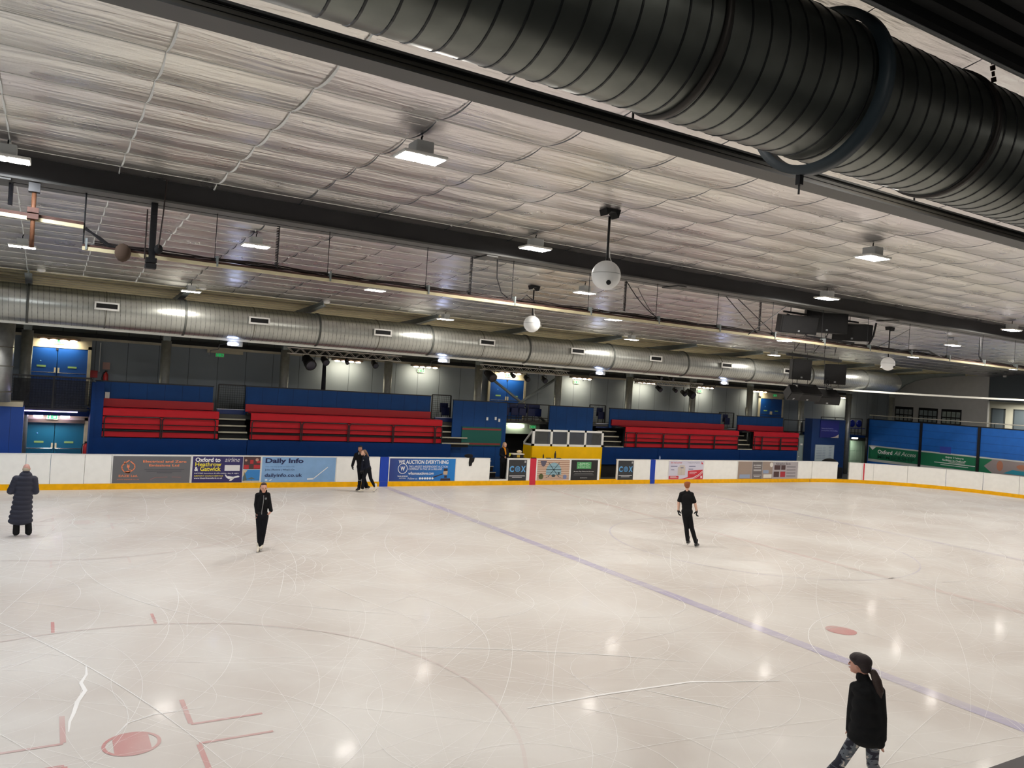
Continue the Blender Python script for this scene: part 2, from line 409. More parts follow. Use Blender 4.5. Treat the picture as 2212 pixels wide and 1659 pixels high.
for i in range(9): prof += [(2.2+i*.17, 7.0), (2.2+i*.17+.06, 7.0), (2.2+i*.17+.085, 7.05), (2.2+i*.17+.145, 7.05)]
prof = [p for p in prof if p[0] < 3.3]
for (y0, z0), (y1, z1) in zip(prof, prof[1:]): b.quad([(X0, y0, z0), (X1, y0, z0), (X1, y1, z1), (X0, y1, z1)])
b.build('casing', M_BLKM, t); b = MB().tube([(X0, 3.31, 7.02), (X1, 3.31, 7.02)], .025, 8); b.build('edge_pipe', M_WHT, t)
# rafters with haunches and columns
CX = [4.01+4.6*n for n in range(-2, 11)]
vis = [x for x in CX if -60 < to_px((x, 33.2, 5))[0] < 2212]
for x in CX:
    lab = 'haunched grey steel rafter over column, ' + (nth(vis.index(x), len(vis)) if x in vis else 'outside the frame')
    t = thing('roof_rafter', (x, 33.2, 5.35), lab, 'roof rafter', None if x in vis else 'rafters out of view')
    pr = [(33.45, 5.75), (33.45, CZ(33.45)-.02), (28.3, CZ(28.3)-.01), (28.3, CZ(28.3)-.16), (30.6, 6.72), (31.6, 6.5), (32.3, 6.2), (32.8, 5.75)]
    MB().prism([(x-.02, y, z) for y, z in pr], (.04, 0, 0)).build('web', M_GREY, t)
    b = MB(); low = pr[3:]
    for (y0, z0), (y1, z1) in zip(low, low[1:]): b.bar((x, y0, z0), (x, y1, z1), .2, .02, up=(0, .3, 1))
    b.build('flange', M_GREY, t)
    t = thing('steel_column', (x, 33.2, .1), 'round galvanised steel column in front of the far wall, ' + (nth(vis.index(x), len(vis)) if x in vis else 'outside the frame'), 'column', None if x in vis else 'columns out of view')
    MB().tube([(x, 33.2, .1), (x, 33.2, 5.32)], .185, 20).build('shaft', M_GALV, t)
    MB().box(x-.13, x+.13, 33.05, 33.35, 5.32, 5.78).build('head_box', M_GREY, t)
# ------------------------------------------------------------------ ducts
def spiral_duct(name, label, y, z, r, x0, x1, pitch, m, amp=.012, seam=None):
    t = thing(name, (x0, y, z), label, 'air duct'); 
    MB().lathe([(r, x0+.8*k) for k in range(int((x1-x0)/.8)+1)]+[(r, x1)], (0, y, z), 'x', 72).build('duct_skin', m, t)
    b = MB(); x = x0+pitch; seg = 36 if r < .55 else 24; w = .011
    while x < x1:                                        # the spiral lock seam standing proud of the skin
        a = [[b.bm.verts.new((x+dx+pitch*k/seg, y+(r+dr)*math.cos(2*math.pi*k/seg), z+(r+dr)*math.sin(2*math.pi*k/seg))) for k in range(seg+1)] for dx, dr in ((-w, -.003), (-w*.5, amp), (w*.5, amp), (w, -.003))]
        for i in range(3):
            for k in range(seg): b.bm.faces.new((a[i][k], a[i][k+1], a[i+1][k+1], a[i+1][k]))
        x += pitch
    o = b.build('lock_seam', seam or m, t); o['kind'] = 'stuff'
    return t
M_DUCTN = mat('dark_duct', (120, 124, 118), .34, .85, var=.3, vscale=2.2, bump=.08, bscale=6)
NY, NZ, NR = 3.884, 6.657, .5
BANDS = (3.3, 6.2, 9.1, 12.0, 14.9)
dn = spiral_duct('spiral_duct', 'huge dark spiral-wound air duct passing overhead at the top right', NY, NZ, NR, .8, 30, .165, M_DUCTN, .006, mat('duct_seam_dark', (50, 52, 52), .4, .6))
for x in (BANDS):
    b = MB(); b.lathe([(NR+.001, x), (NR+.02, x), (NR+.02, x+.05), (NR+.001, x+.05)], (0, NY, NZ), 'x', 64); b.build('joint_band', mat('duct_band', (70, 66, 62), .5, .5), dn)
b = MB(); b.lathe([(NR+.025, 4.7), (NR+.09, 4.7), (NR+.09, 4.79), (NR+.025, 4.79), (NR+.025, 4.7)], (0, NY, NZ-.02), 'x', 64)
t = thing('duct_hanger', (4.75, NY, NZ-NR), 'blue-grey ring hanger around the big overhead duct', 'duct hanger')
b.build('ring', mat('ring_blue', (52, 66, 74), .5), t)
MB().box(4.73, 4.77, NY+.1, NY+.14, NZ-NR-.17, NZ-NR-.06).build('bolt_lug', M_BLK, t)
MB().tube([(4.75, NY+.12, NZ-NR-.12), (4.75, NY+.12, NZ-NR-.24)], .008, 6).build('rod', M_BLK, t)
# branch collar at the duct's left end and chain
t = thing('duct_branch', (2.2, 4.6, 7.1), 'grey duct branch dropping beside the big duct at the top left of it', 'air duct')
MB().tube([(1.9, 3.7, 6.9), (2.15, 4.35, 7.0), (2.3, 4.8, 7.2)], .2, 20).build('branch_pipe', M_DUCTN, t)
b = MB()
for i in range(9): b.tube([(6.35+.012*i, 3.55, 7.35-.045*i), (6.35+.012*(i+1), 3.55, 7.35-.045*(i+1)+.01)], .012 if i % 2 else .02, 5)
tag(b.build('hanging_chain', mat('rust_brown', (60, 40, 32), .8)), 'brown hanging chain and twine above the big duct', 'chain')
t = thing('yellow_clamp', (9.55, 4.5, 6.4), 'small yellow lamp clamp by the near beam at the right edge', 'clamp')
FY, FZ, FR = 29.35, 6.06, .6
df = spiral_duct('spiral_duct', 'long galvanised spiral air duct along the far side above the stands', FY, FZ, FR, -12, 43.4, .155, mat('galv_duct', (176, 178, 172), .33, .85, var=.14, vscale=2.6), .005, mat('galv_seam', (120, 122, 118), .4, .7))
prof = [(FR, 43.4), (FR, 43.9), (FR*.93, 44.2), (FR*.72, 44.42), (FR*.35, 44.53), (.01, 44.55)]
MB().lathe(prof, (0, FY, FZ), 'x', 48).build('domed_end', MATS['galv_duct'], df)
for i, x in enumerate([-5.2, -.6, 4.0, 8.65, 13.25, 17.85, 22.4, 27, 31.6, 36.2, 41.0]):
    MB().lathe([(FR+.005, x), (FR+.03, x), (FR+.03, x+.07), (FR+.005, x+.07)], (0, FY, FZ), 'x', 48).build('hanger_band', mat('band_dark', (82, 84, 80), .5, .4), df)
for x in [-3, 1.6, 6.3, 11, 15.6, 20.1, 24.7, 29.3, 33.9, 38.5]:
    MB().lathe([(FR+.002, x), (FR+.014, x), (FR+.014, x+.03), (FR+.002, x+.03)], (0, FY, FZ), 'x', 48).build('joint_band', mat('band_grey', (120, 118, 108), .5, .6), df)
VX = [1.62, 6.45, 11.1, 15.7, 20.3, 24.85, 29.5, 34.1]
v0 = None
for i, x in enumerate(VX):
    lab = 'white rectangular air grille on the far duct, ' + nth(i, len(VX))
    a = Vector((x, FY-FR-.05, FZ+.12))
    if v0 is None:
        v0 = thing('air_grille', a, lab, 'air grille')
        MB().box(x-.36, x+.36, FY-FR-.06, FY-.45, FZ-.03, FZ+.2).build('collar', mat('collar_grey', (120, 122, 118), .5, .3), v0)
        b = MB(); zt, zb, yf = FZ+.22, FZ-.02, FY-FR-.1
        for q in ((x-.36, x+.36, zt-.05, zt), (x-.36, x+.36, zb-.02, zb+.04), (x-.36, x-.31, zb, zt), (x+.31, x+.36, zb, zt)): b.box(q[0], q[1], yf, yf+.05, q[2], q[3])
        b.build('frame', M_WHT, v0)
        MB().box(x-.31, x+.31, yf+.02, yf+.05, zb+.04, zt-.05).build('louvre', M_BLKM, v0)
    else: dup(v0, a, lab)
# vertical riser at far left
t = thing('riser_duct', (-1.7, 31, 2.8), 'wide vertical galvanised riser duct at the far left', 'air duct')
MB().tube([(-1.62, 31, 2.83), (-1.62, 31, 3.8), (-1.62, 31, 6.3)], .72, 40).build('riser_skin', M_GALV, t)
for z in (3.15, 4.0, 4.62): MB().lathe([(.722, z), (.74, z), (.74, z+.03), (.722, z+.03)], (-1.62, 31, 0), 'z', 40).build('joint_band', MATS['band_grey'], t)
# curtain track following the boards
P = [(-8, 29.4, 5.43)] + [(x, 29.4, 5.43) for x in (10, 25, 38.2)]
for k in range(1, 17): a = math.pi/2*(1-k/16); P.append((38.2+8.1*math.cos(a), 21.3+8.1*math.sin(a), 5.43))
P.append((46.3, 12, 5.43))
b = MB()
for p, q in zip(P, P[1:]): b.bar(p, q, .07, .1)
tag(b.build('curtain_track', mat('track_white', (222, 222, 214), .35)), 'long white curtain track curving round the rink below the far duct', 'curtain track')
# ------------------------------------------------------------------ high bay lights
def highbay(loc, label, group=None, rot=0):
    x, y, z = loc; t = thing('high_bay_light', loc, label, 'ceiling light', group)
    MB().box(x-.3, x+.3, y-.2, y+.2, z, z+.04).build('frame', M_WHT, t, .01)
    MB().box(x-.12, x+.12, y-.14, y+.14, z+.04, z+.2).build('driver_box', mat('driver_grey', (190, 194, 194), .5), t, .01)
    for s in (-1, 1):
        MB().box(x+s*.15-.125, x+s*.15+.125, y-.16, y+.16, z-.006, z-.002).build('lamp_panel', M_LIT, t)
    MB().tube([(x, y, z+.2), (x, y, z+.27), (x+.03, y, z+.33)], .012, 6).build('hook', M_BLK, t)
    return t
LROWS = [.1, 4.72, 9.3, 13.83, 18.43, 22.98, 27.52]; FR_ = []  # first row is added, unseen, over the camera to light the near duct
rowname = ['', 'in the row hidden by the duct', 'in the nearest row', 'in the row just before the main beam', 'in the first row behind the main beam', 'in the second row behind the main beam', 'in the farthest row']
h0 = None
for ri, y in enumerate(LROWS):
    L_ = [(-.645+4.6*n) for n in range(-2, 11) if (n+ri) % 2 == 1]
    z = CZ(y)-.33
    inv = [x for x in L_ if -25 < to_px((x, y, z))[0] < 2215 and to_px((x, y, z))[1] > 0 and ri > 1]
    for x in L_:
        if x in inv: lab = 'white high bay light ' + rowname[ri] + ', ' + nth(inv.index(x), len(inv)); g = None
        else: lab = 'unseen white high bay light'; g = 'high bay lights out of view'
        if h0 is None: h0 = highbay((x, y, z), lab, g)
        else:
            h = dup(h0, (x, y, z), lab, g)
            if not g and 'group' in h: del h['group']
        LN = ('bay_cool' if x < 2 else 'bay')+('_near%d' % ri if ri < 3 else ''); ld = bpy.data.lights.get(LN) or bpy.data.lights.new(LN, 'AREA')
        ld.shape = 'RECTANGLE'; ld.size = .55; ld.size_y = .34; ld.energy = LAMP_W*(.22, .45, .9)[ri] if ri < 3 else LAMP_W; ld.color = COOL if x < 2 else WARM; ld.spread = math.pi
        l = bpy.data.objects.new('bay_lamp', ld); COL.objects.link(l); l.location = (x, y, z-.02)
# ------------------------------------------------------------------ dasher boards and adverts
BY = 30.19
def P2(y=BY-.006):  # placement on the board face, +x to the right as seen from the ice
    return lambda x, z: (x, y, z)
def board(x0, x1, label, colour=None, name='dasher_board'):
    t = thing(name, ((x0+x1)/2, BY+.05, 0), label, 'rink board')
    MB().box(x0+.006, x1-.006, BY, BY+.1, 0, 1.17).build('panel', colour or M_WHITE, t)
    MB().box(x0+.002, x1-.002, BY-.008, BY+.13, 1.17, 1.2).build('top_cap', M_CAP, t)
    return t
def flat(t, name, m, polys, lift=.008, label=None):
    """polys: list of (x, z) loops on the board face"""
    b = MB()
    for P in polys:
        try: b.bm.faces.new([b.bm.verts.new((x, BY-lift, z)) for x, z in P])
        except ValueError: pass
    o = b.build(name, m, t)
    if label: o['label'] = label
    return o
def rc(x0, x1, z0, z1): return [(x0, z0), (x1, z0), (x1, z1), (x0, z1)]
def circ(x, z, r, n=24, r2=None): return [(x+r*math.cos(2*math.pi*k/n), z+(r2 or r)*math.sin(2*math.pi*k/n)) for k in range(n)]
def ringp(x, z, r0, r1, n=28): return [[(x+r*math.cos(a), z+r*math.sin(a)) for r, a in ((r0, 2*math.pi*k/n), (r1, 2*math.pi*k/n), (r1, 2*math.pi*(k+1)/n), (r0, 2*math.pi*(k+1)/n))] for k in range(n)]
def stroke(pts, w):
    out = []
    for (x0, z0), (x1, z1) in zip(pts, pts[1:]):
        d = math.hypot(x1-x0, z1-z0) or 1; nx, nz = -(z1-z0)/d*w/2, (x1-x0)/d*w/2; ex, ez = (x1-x0)/d*w*.3, (z1-z0)/d*w*.3
        out.append([(x0+nx-ex, z0+nz-ez), (x1+nx+ex, z1+nz+ez), (x1-nx+ex, z1-nz+ez), (x0-nx-ex, z0-nz-ez)])
    return out
def words(t, m, items, name='lettering', lift=.014, label=None):
    """items: (text, x0, ztop, width, height, bold, shear)"""
    b = MB()
    for it in items:
        s, x, z, w, h = it[:5]; bo = it[5] if len(it) > 5 else 0.; sh = it[6] if len(it) > 6 else 0.
        b.text(s, x, z, w, h, P2(BY-lift), bo, sh)
    o = b.build(name, m, t)
    if label: o['label'] = label
    return o
def ink(n, c): return mat('ink_'+n, c, .4)
W_ = ink('white', (240, 240, 240)); NAVY = ink('navy', (22, 34, 84)); ORG_ = ink('orange', (240, 142, 100))
for x0, x1, lab in ((-3.2, -.35, 'white dasher board at the left edge, behind the person in the long coat'), (-.35, .35, 'narrow white dasher board right of the long-coated person'), (.35, 1.35, 'white dasher board panel, second left of the grey electrical advert'), (1.35, 2.16, 'white dasher board panel touching the grey electrical advert on its left')):
    board(x0, x1, lab)
# EAZE
t = board(2.16, 4.73, 'dasher board with grey Electrical and Zero Emissions advert and orange house logo')
flat(t, 'advert', mat('ad_grey', (104, 104, 108), .4), [rc(2.2, 4.7, .21, 1.15)])
cx, cz = 2.68, .78; hs = [(cx+.02, cz+.22), (cx-.1, cz+.13), (cx-.2, cz+.03), (cx-.19, cz-.08), (cx-.1, cz-.19), (cx+.02, cz-.21), (cx+.15, cz-.12), (cx+.21, cz-.04), (cx+.2, cz+.07), (cx+.07, cz+.18)]
flat(t, 'emblem', ORG_, stroke(hs, .035)+[circ(cx, cz-.18, .09, 12, .04), rc(cx-.04, cx+.04, cz-.03, cz+.05), rc(cx-.03, cx-.015, cz+.05, cz+.09), rc(cx+.015, cx+.03, cz+.05, cz+.09), rc(cx-.14, cx-.1, cz+.1, cz+.18)]+stroke([(cx, cz-.03), (cx+.02, cz-.1), (cx+.1, cz-.12)], .025), .014)
words(t, ORG_, [('Electrical and Zero', 3.14, 1.01, 1.42, .085, .02), ('Emissions Ltd', 3.34, .87, .98, .08, .02), ('EAZE Ltd.', 2.4, .5, .6, .075, .02), ('www.eazeltd.co.uk', 2.35, .36, .7, .035)])
flat(t, 'small_print', mat('ink_dim', (78, 80, 88), .5), [rc(3.2, 4.5, .68, .7), rc(3.25, 4.4, .62, .64), rc(3.6, 4.1, .56, .58)], .014)
flat(t, 'swoosh', mat('ink_rose', (170, 110, 105), .5), stroke([(3.4, .33), (3.55, .4), (3.95, .42)], .015)+stroke([(4.1, .42), (4.4, .41)], .015), .014)
# airline
t = board(4.73, 7.19, 'dasher board with navy Oxford to Heathrow and Gatwick coach advert')
flat(t, 'advert', mat('ad_navy', (48, 42, 98), .4), [rc(4.77, 6.52, .21, 1.16)])
YEL_ = ink('yellow', (238, 222, 60))
words(t, W_, [('Oxford to', 4.86, 1.12, .86, .16, .03), ('&', 4.84, .78, .13, .15, .03), ('24/7/365 luxurious & affordable, day & night', 4.84, .57, 1.55, .055, .01), ('www.theairlineoxford.co.uk', 4.84, .4, .98, .055, .015), ('airline', 5.88, 1.13, .52, .16, -.008, .25)])
words(t, YEL_, [('Heathrow', 4.86, .95, .9, .15, .02), ('Gatwick', 5.03, .79, .72, .16, .02), ('AIRPORT COACH SERVICE', 4.84, .48, 1.0, .05, .01)])
flat(t, 'label_box', ink('paper', (222, 220, 222)), [rc(5.88, 6.42, .64, .85)], .014)
flat(t, 'plane_logo', W_, [[(5.95, .4), (6.05, .33), (6.4, .4), (6.43, .43), (6.38, .46), (6.2, .42), (6.05, .44), (5.93, .44)], [(6.12, .36), (6.06, .27), (6.14, .27), (6.27, .39)], [(5.93, .44), (5.9, .5), (5.94, .5), (5.99, .43)]], .015)
flat(t, 'seat_photo', mat('ad_photo_dark', (74, 52, 54), .4), [rc(6.54, 7.16, .7, 1.16)])
flat(t, 'red_seats', ink('seat_red', (178, 44, 52)), [rc(6.56, 6.74, .71, .86), rc(6.92, 7.15, .72, .86), rc(6.78, 6.9, .9, 1.05), rc(7.02, 7.16, .93, 1.02)], .012)
flat(t, 'passengers', ink('skin_tone', (190, 150, 130)), [circ(6.63, 1.03, .045, 12), circ(7.03, 1.05, .06, 12)], .013)
flat(t, 'sky_photo', mat('ad_photo_sky', (52, 128, 196), .4), [rc(6.54, 7.16, .22, .68)])
flat(t, 'beach', ink('sand', (205, 190, 160)), [rc(6.54, 7.16, .22, .27), [(6.54, .4), (6.6, .52), (6.7, .66), (6.54, .67)]], .012)
flat(t, 'parasol', ink('parasol_grey', (92, 104, 98)), [[(6.7, .33), (6.86, .4), (7.02, .33)], rc(6.855, 6.87, .25, .34), [(6.55, .25), (6.6, .6), (6.7, .3)]], .013)
# Daily Info
t = board(7.19, 10.1, 'dasher board with light blue Daily Info advert')
flat(t, 'advert', mat('ad_sky', (132, 172, 216), .4, var=.08), [rc(7.22, 10.07, .21, 1.16)])
words(t, NAVY, [('Daily Info', 7.34, 1.12, 1.44, .24, .035), ("Jobs | Rooms | What's On", 7.34, .72, 1.12, .09, .0), ('dailyinfo.co.uk', 7.34, .54, 1.42, .17, .02)])
words(t, mat('ink_dimblue', (84, 118, 168), .5), [('Your one-stop guide to Oxford life', 7.34, .82, 1.1, .05)])
flat(t, 'social_icon', ink('icon_white', (210, 224, 240)), [rc(7.36, 7.45, .25, .33), [(7.5, .27), (7.56, .25), (7.63, .32), (7.56, .31)]], .014)
flat(t, 'hockey_stick', W_, stroke([(9.75, .78), (9.2, .33)], .03)+stroke([(9.2, .33), (8.98, .32)], .06), .015)
board(10.1, 11.92, 'white scuffed dasher board behind the pair of skaters')
t = thing('board_post', (12.1, BY, 0), 'royal blue panel in the boards at the end of the left blue line', 'rink board')
MB().box(11.93, 12.29, BY-.012, BY+.1, 0, 1.2).build('panel', mat('royal_blue', (8, 62, 176), .35), t)
# Wilsons
t = board(12.3, 15.37, 'dasher board with blue We Auction Everything advert and gavel picture')
for i in range(10):
    f = i/9; flat(t, 'advert', mat('ad_grad%d' % i, (int(38-8*f), int(62+66*f), int(130+76*f)), .4), [rc(12.34+i*.2995, 12.34+(i+1)*.2995, .21, 1.15)]) if i == 0 else None
b = MB()
m = mat('ad_blue_grad', (34, 96, 168), .4); nt = m.node_tree; tc = nt.nodes.new('ShaderNodeTexCoord'); sx = nt.nodes.new('ShaderNodeSeparateXYZ'); mr = nt.nodes.new('ShaderNodeMapRange'); mx = nt.nodes.new('ShaderNodeMix'); mx.data_type = 'RGBA'
nt.links.new(tc.outputs['Object'], sx.inputs[0]); nt.links.new(sx.outputs[0], mr.inputs[0]); mr.inputs[1].default_value = -1.5; mr.inputs[2].default_value = 1.5
nt.links.new(mr.outputs[0], mx.inputs[0]); mx.inputs[6].default_value = (*lin((42, 58, 128)), 1); mx.inputs[7].default_value = (*lin((20, 126, 208)), 1); nt.links.new(mx.outputs[2], nt.nodes['Principled BSDF'].inputs['Base Color'])
flat(t, 'advert', m, [rc(12.34, 15.34, .21, 1.15)], .009)
words(t, W_, [('WE AUCTION EVERYTHING', 12.72, 1.09, 2.28, .16, .02), ('THE LARGEST INDEPENDENT AUCTION', 13.18, .86, 1.8, .085), ('COMPANY IN THE UK & IRELAND', 13.18, .75, 1.54, .08), ('wilsonsauctions.com', 13.18, .6, 1.16, .12, .015), ('Follow us', 13.18, .36, .42, .08), ('W', 12.82, .82, .2, .18, .03), ('WILSONS', 12.7, .44, .46, .05, .02), ('AUCTIONS', 12.78, .35, .3, .035, .01)])
flat(t, 'emblem', W_, ringp(12.92, .73, .19, .215)+[circ(13.72+.115*i, .32, .048, 12) for i in range(6)], .015)
flat(t, 'gavel', ink('gavel_brown', (60, 40, 42)), [[(14.3, .38), (14.75, .53), (14.76, .49), (14.32, .34)], rc(14.8, 14.98, .64, .74), rc(14.84, 14.96, .34, .44), [(14.66, .22), (14.68, .32), (15.12, .32), (15.14, .22)]], .015)
flat(t, 'gavel_head', ink('gavel_tan', (196, 170, 140)), [[(14.79, .48), (14.78, .62), (14.99, .64), (14.98, .47)]], .016)
t = board(15.37, 17.05, 'white dasher board with a black garment hung over its top')
# COX door panel
def cox(x0, x1, lab):
    t = board(x0, x1, lab)
    flat(t, 'advert', mat('ad_charcoal', (52, 54, 58), .4), [rc(x0+.05, x1-.03, .2, 1.14)])
    w = x1-x0-.08; sb = ink('sky_blue', (98, 166, 222))
    words(t, sb, [('C', x0+.1, .86, w*.24, .28, .04), ('X', x0+.05+w*.69, .86, w*.26, .28, .04)])
    cx = x0+.05+w*.5; flat(t, 'emblem', sb, ringp(cx, .72, .1, .13)+ringp(cx, .72, .06, .075)+stroke([(cx-.05, .67), (cx+.05, .77)], .02)+stroke([(cx-.05, .77), (cx+.05, .67)], .02), .015)
    flat(t, 'small_print', W_, [rc(x0+.1, x1-.1, .4, .425), rc(x0+.25, x1-.25, .34, .36)], .014)
    flat(t, 'label_box', ink('grey_box', (170, 172, 176)), [rc(x1-.16, x1-.07, 1.0, 1.1)], .014)
    return t
cox(17.95, 18.97, 'charcoal COX advert board beside the seated helper table, left one of two')
cox(24.13, 25.16, 'charcoal COX advert board right of the dark gate opening, right one of two')
board(18.97, 19.13, 'thin white board strip left of the red centre post')
t = thing('board_post', (19.29, BY, 0), 'red panel in the boards at the centre line', 'rink board')
MB().box(19.13, 19.45, BY-.012, BY+.1, 0, 1.2).build('panel', mat('post_red', (206, 42, 66), .35), t)
t = board(19.45, 21.34, 'dasher board with brown striped igloo and crossed hockey sticks advert')
flat(t, 'advert', ink('tan', (216, 190, 168)), [rc(19.52, 21.3, .2, 1.15)])
flat(t, 'stripes', ink('brown', (150, 100, 76)), [rc(19.52, 21.3, .26+.083*i, .285+.083*i) for i in range(11)], .011)
cx = 20.42
flat(t, 'igloo', ink('ice_blue', (142, 178, 192)), [[(cx-.42, .46)]+[(cx+.42*math.cos(a), .62+.4*math.sin(a)) for a in [math.pi*(1-k/14) for k in range(15)]]+[(cx+.42, .46)]], .014)
flat(t, 'igloo_lines', ink('dark_teal', (58, 78, 84)), [rc(cx-.42, cx+.42, .68, .72), rc(cx+.24, cx+.34, .46, .58), rc(cx-.36, cx+.36, .82, .83), rc(cx-.4, cx+.42, .57, .58)]+stroke([(cx-.3, 1.02), (cx+.3, .36), (cx+.4, .34)], .03)+stroke([(cx+.3, 1.02), (cx-.3, .36), (cx-.4, .34)], .03)+[circ(cx, .42, .11, 16, .06)], .016)
flat(t, 'crest', ink('crest_grey', (96, 92, 110)), [[(19.66, 1.1), (20.02, 1.1), (19.94, .9), (19.84, .82), (19.74, .9)]], .016)
flat(t, 'round_badge', ink('badge_olive', (86, 92, 52)), [circ(19.74, .38, .13, 20)], .016)
flat(t, 'snow_badge', ink('badge_blue', (122, 134, 172)), [circ(21.06, .36, .11, 8)], .016)
t = board(21.34, 23.08, 'dasher board with black BPMS Limited advert')
flat(t, 'advert', ink('black', (34, 34, 36)), [rc(21.4, 22.94, .2, 1.15)])
flat(t, 'badge', ink('fern', (84, 164, 104)), [rc(21.72, 22.55, .74, 1.06)], .012)
words(t, ink('pale_green', (190, 226, 196)), [('-BPMS-', 21.8, 1.02, .66, .13, .0), ('LIMITED', 21.8, .85, .66, .07)], lift=.016)
words(t, W_, [('Bicester Pipe Mechanical Services', 21.56, .64, 1.16, .07), ('bpmslimited.com', 21.95, .33, .4, .045)])
flat(t, 'small_print', mat('ink_grey', (140, 142, 144), .5), [rc(21.6, 22.66, .51, .53), rc(21.56, 22.72, .44, .455), ], .014)
board(25.16, 26.23, 'white dasher board between the right COX advert and the right blue post')
t = thing('board_post', (26.37, BY, 0), 'royal blue panel in the boards at the end of the right blue line', 'rink board')
MB().box(26.23, 26.53, BY-.012, BY+.1, 0, 1.2).build('panel', MATS['royal_blue'], t)
board(26.53, 27.4, 'white dasher board right of the right blue post, under the water bottle')
t = board(27.4, 29.85, 'dasher board with white and red copier advert of the red corner')
flat(t, 'advert', ink('pale_violet', (214, 212, 228)), [rc(27.44, 29.82, .2, 1.15)])
RDD = ink('crimson', (206, 44, 58))
words(t, RDD, [('the red corner', 27.54, 1.11, .78, .09)]); words(t, NAVY, [('Printing Services Programme', 28.7, 1.08, .85, .05)])
flat(t, 'red_shape', RDD, [[(28.75, .65), (29.8, .7), (29.8, .21), (28.1, .21), (28.5, .26), (28.75, .32)], rc(27.46, 28.12, .22, .38), [(29.66, 1.14), (29.66, .99), (29.8, .98)]], .012)
flat(t, 'white_swoosh', W_, stroke([(28.6, .22), (29.1, .28), (29.5, .44), (29.8, .66)], .03)+stroke([(28.9, .22), (29.3, .28), (29.6, .42), (29.8, .58)], .02)+[rc(27.55, 28.05, .28, .3), rc(27.55, 27.95, .33, .35), rc(28.85, 29.35, .56, .58), rc(28.85, 29.25, .48, .5), rc(29.64, 29.74, .26, .38)], .015)
flat(t, 'copier', ink('beige', (206, 196, 186)), [rc(28.05, 28.55, .42, .84), rc(28.15, 28.5, .84, .93)], .013)
flat(t, 'copier_detail', ink('slate', (78, 84, 128)), [rc(28.22, 28.42, .78, .82), rc(27.55, 28.0, .86, .89), rc(27.58, 27.8, .68, .71), rc(28.8, 29.25, .86, .89), rc(28.78, 29.1, .72, .75), rc(28.28, 28.285, .42, .8)], .015)
board(29.85, 32.3, 'long white dasher board between the red corner and Abingdon Beds adverts')
t = board(32.3, 37.2, 'dasher board with grey Abingdon Beds and flooring advert')
flat(t, 'advert', ink('silver', (176, 170, 174)), [rc(32.36, 37.14, .2, 1.15)])
flat(t, 'room_photo', ink('warm_room', (160, 142, 130)), [rc(32.36, 33.42, .2, 1.15)], .011); flat(t, 'room_photo', ink('warm_room', (160, 142, 130)), [rc(34.25, 35.05, .2, 1.15)], .011)
flat(t, 'flooring_panel', ink('dim_grey', (112, 106, 106)), [rc(33.46, 34.22, .2, 1.15)], .011)
flat(t, 'bed', ink('bed_blue', (150, 164, 190)), [rc(34.3, 34.75, .5, .68), rc(32.5, 33.3, .25, .45)], .013)
flat(t, 'lamp_disc', ink('lamp_white', (226, 222, 214)), [circ(34.95, .98, .13, 16), rc(34.35, 35.0, .25, .45)], .014)
words(t, mat('ink_charcoal', (70, 66, 70), .5), [('Abingdon Beds', 35.3, 1.1, 1.2, .15)]); words(t, W_, [('FLOORING', 33.55, .98, .58, .08, .01)])
flat(t, 'small_print', W_, [rc(33.6, 34.1, .82, .84), rc(33.55, 34.15, .7, .72), rc(33.55, 34.15, .64, .66), rc(33.55, 34.15, .4, .42), rc(33.6, 34.05, .32, .34)], .014)
flat(t, 'photo_dark', ink('photo_brown', (78, 54, 54)), [rc(35.2, 35.68, .7, .96), rc(35.75, 36.1, .7, .96), rc(35.16, 35.6, .3, .6)], .013)
flat(t, 'photo_red', ink('photo_red', (176, 44, 54)), [rc(35.7, 36.1, .3, .6)], .013)
flat(t, 'bullet_line', MATS['ink_charcoal'], [rc(36.2, 36.95, .85-.17*i, .875-.17*i) for i in range(4)], .014)
board(37.2, 38.35, 'white dasher board right of the Abingdon Beds advert, where the boards begin to curve')
# curved far corner and end
def arcp(a, r=RR): return (RX+r*math.sin(a), RY+r*math.cos(a))
def curved(a0, a1, lab, n=6, m=None):
    A = [a0+(a1-a0)*k/n for k in range(n+1)]; c = arcp((a0+a1)/2); t = thing('dasher_board', (c[0], c[1], 0), lab, 'rink board')
    for nm, r0, r1, z0, z1, mm in (('panel', RR, RR+.1, 0, 1.17, m or M_WHITE), ('top_cap', RR-.008, RR+.13, 1.17, 1.2, M_CAP)):
        b = MB(); prev = None
        for a in A:
            cur = [b.bm.verts.new((*arcp(a, r), z)) for r, z in ((r0, z0), (r1, z0), (r1, z1), (r0, z1))]
            if prev:
                for i in range(4): b.bm.faces.new((prev[i], prev[(i+1) % 4], cur[(i+1) % 4], cur[i]))
            else: b.bm.faces.new(cur)
            prev = cur
        b.bm.faces.new(prev[::-1]); b.build(nm, mm, t)
    return t
curved(.018, .235, 'white curved dasher board left of the blue gate gap in the corner')
AA = [.325, .42, .5, .72, .95, 1.16, 1.36, math.pi/2]
cl = ['short white curved board just right of the blue gate gap', 'white curved board carrying the thin red goal-line mark', 'white curved board under the left part of the green Oxford banner', 'white curved board under the right half of the green Oxford banner', 'white curved board below the second black post of the end wall', 'white curved board at the right edge of the photo, nearest part', 'white curved board past the right edge of the photo']
for (a0, a1), lab in zip(zip(AA, AA[1:]), cl): t = curved(a0+.001, a1-.001, lab)
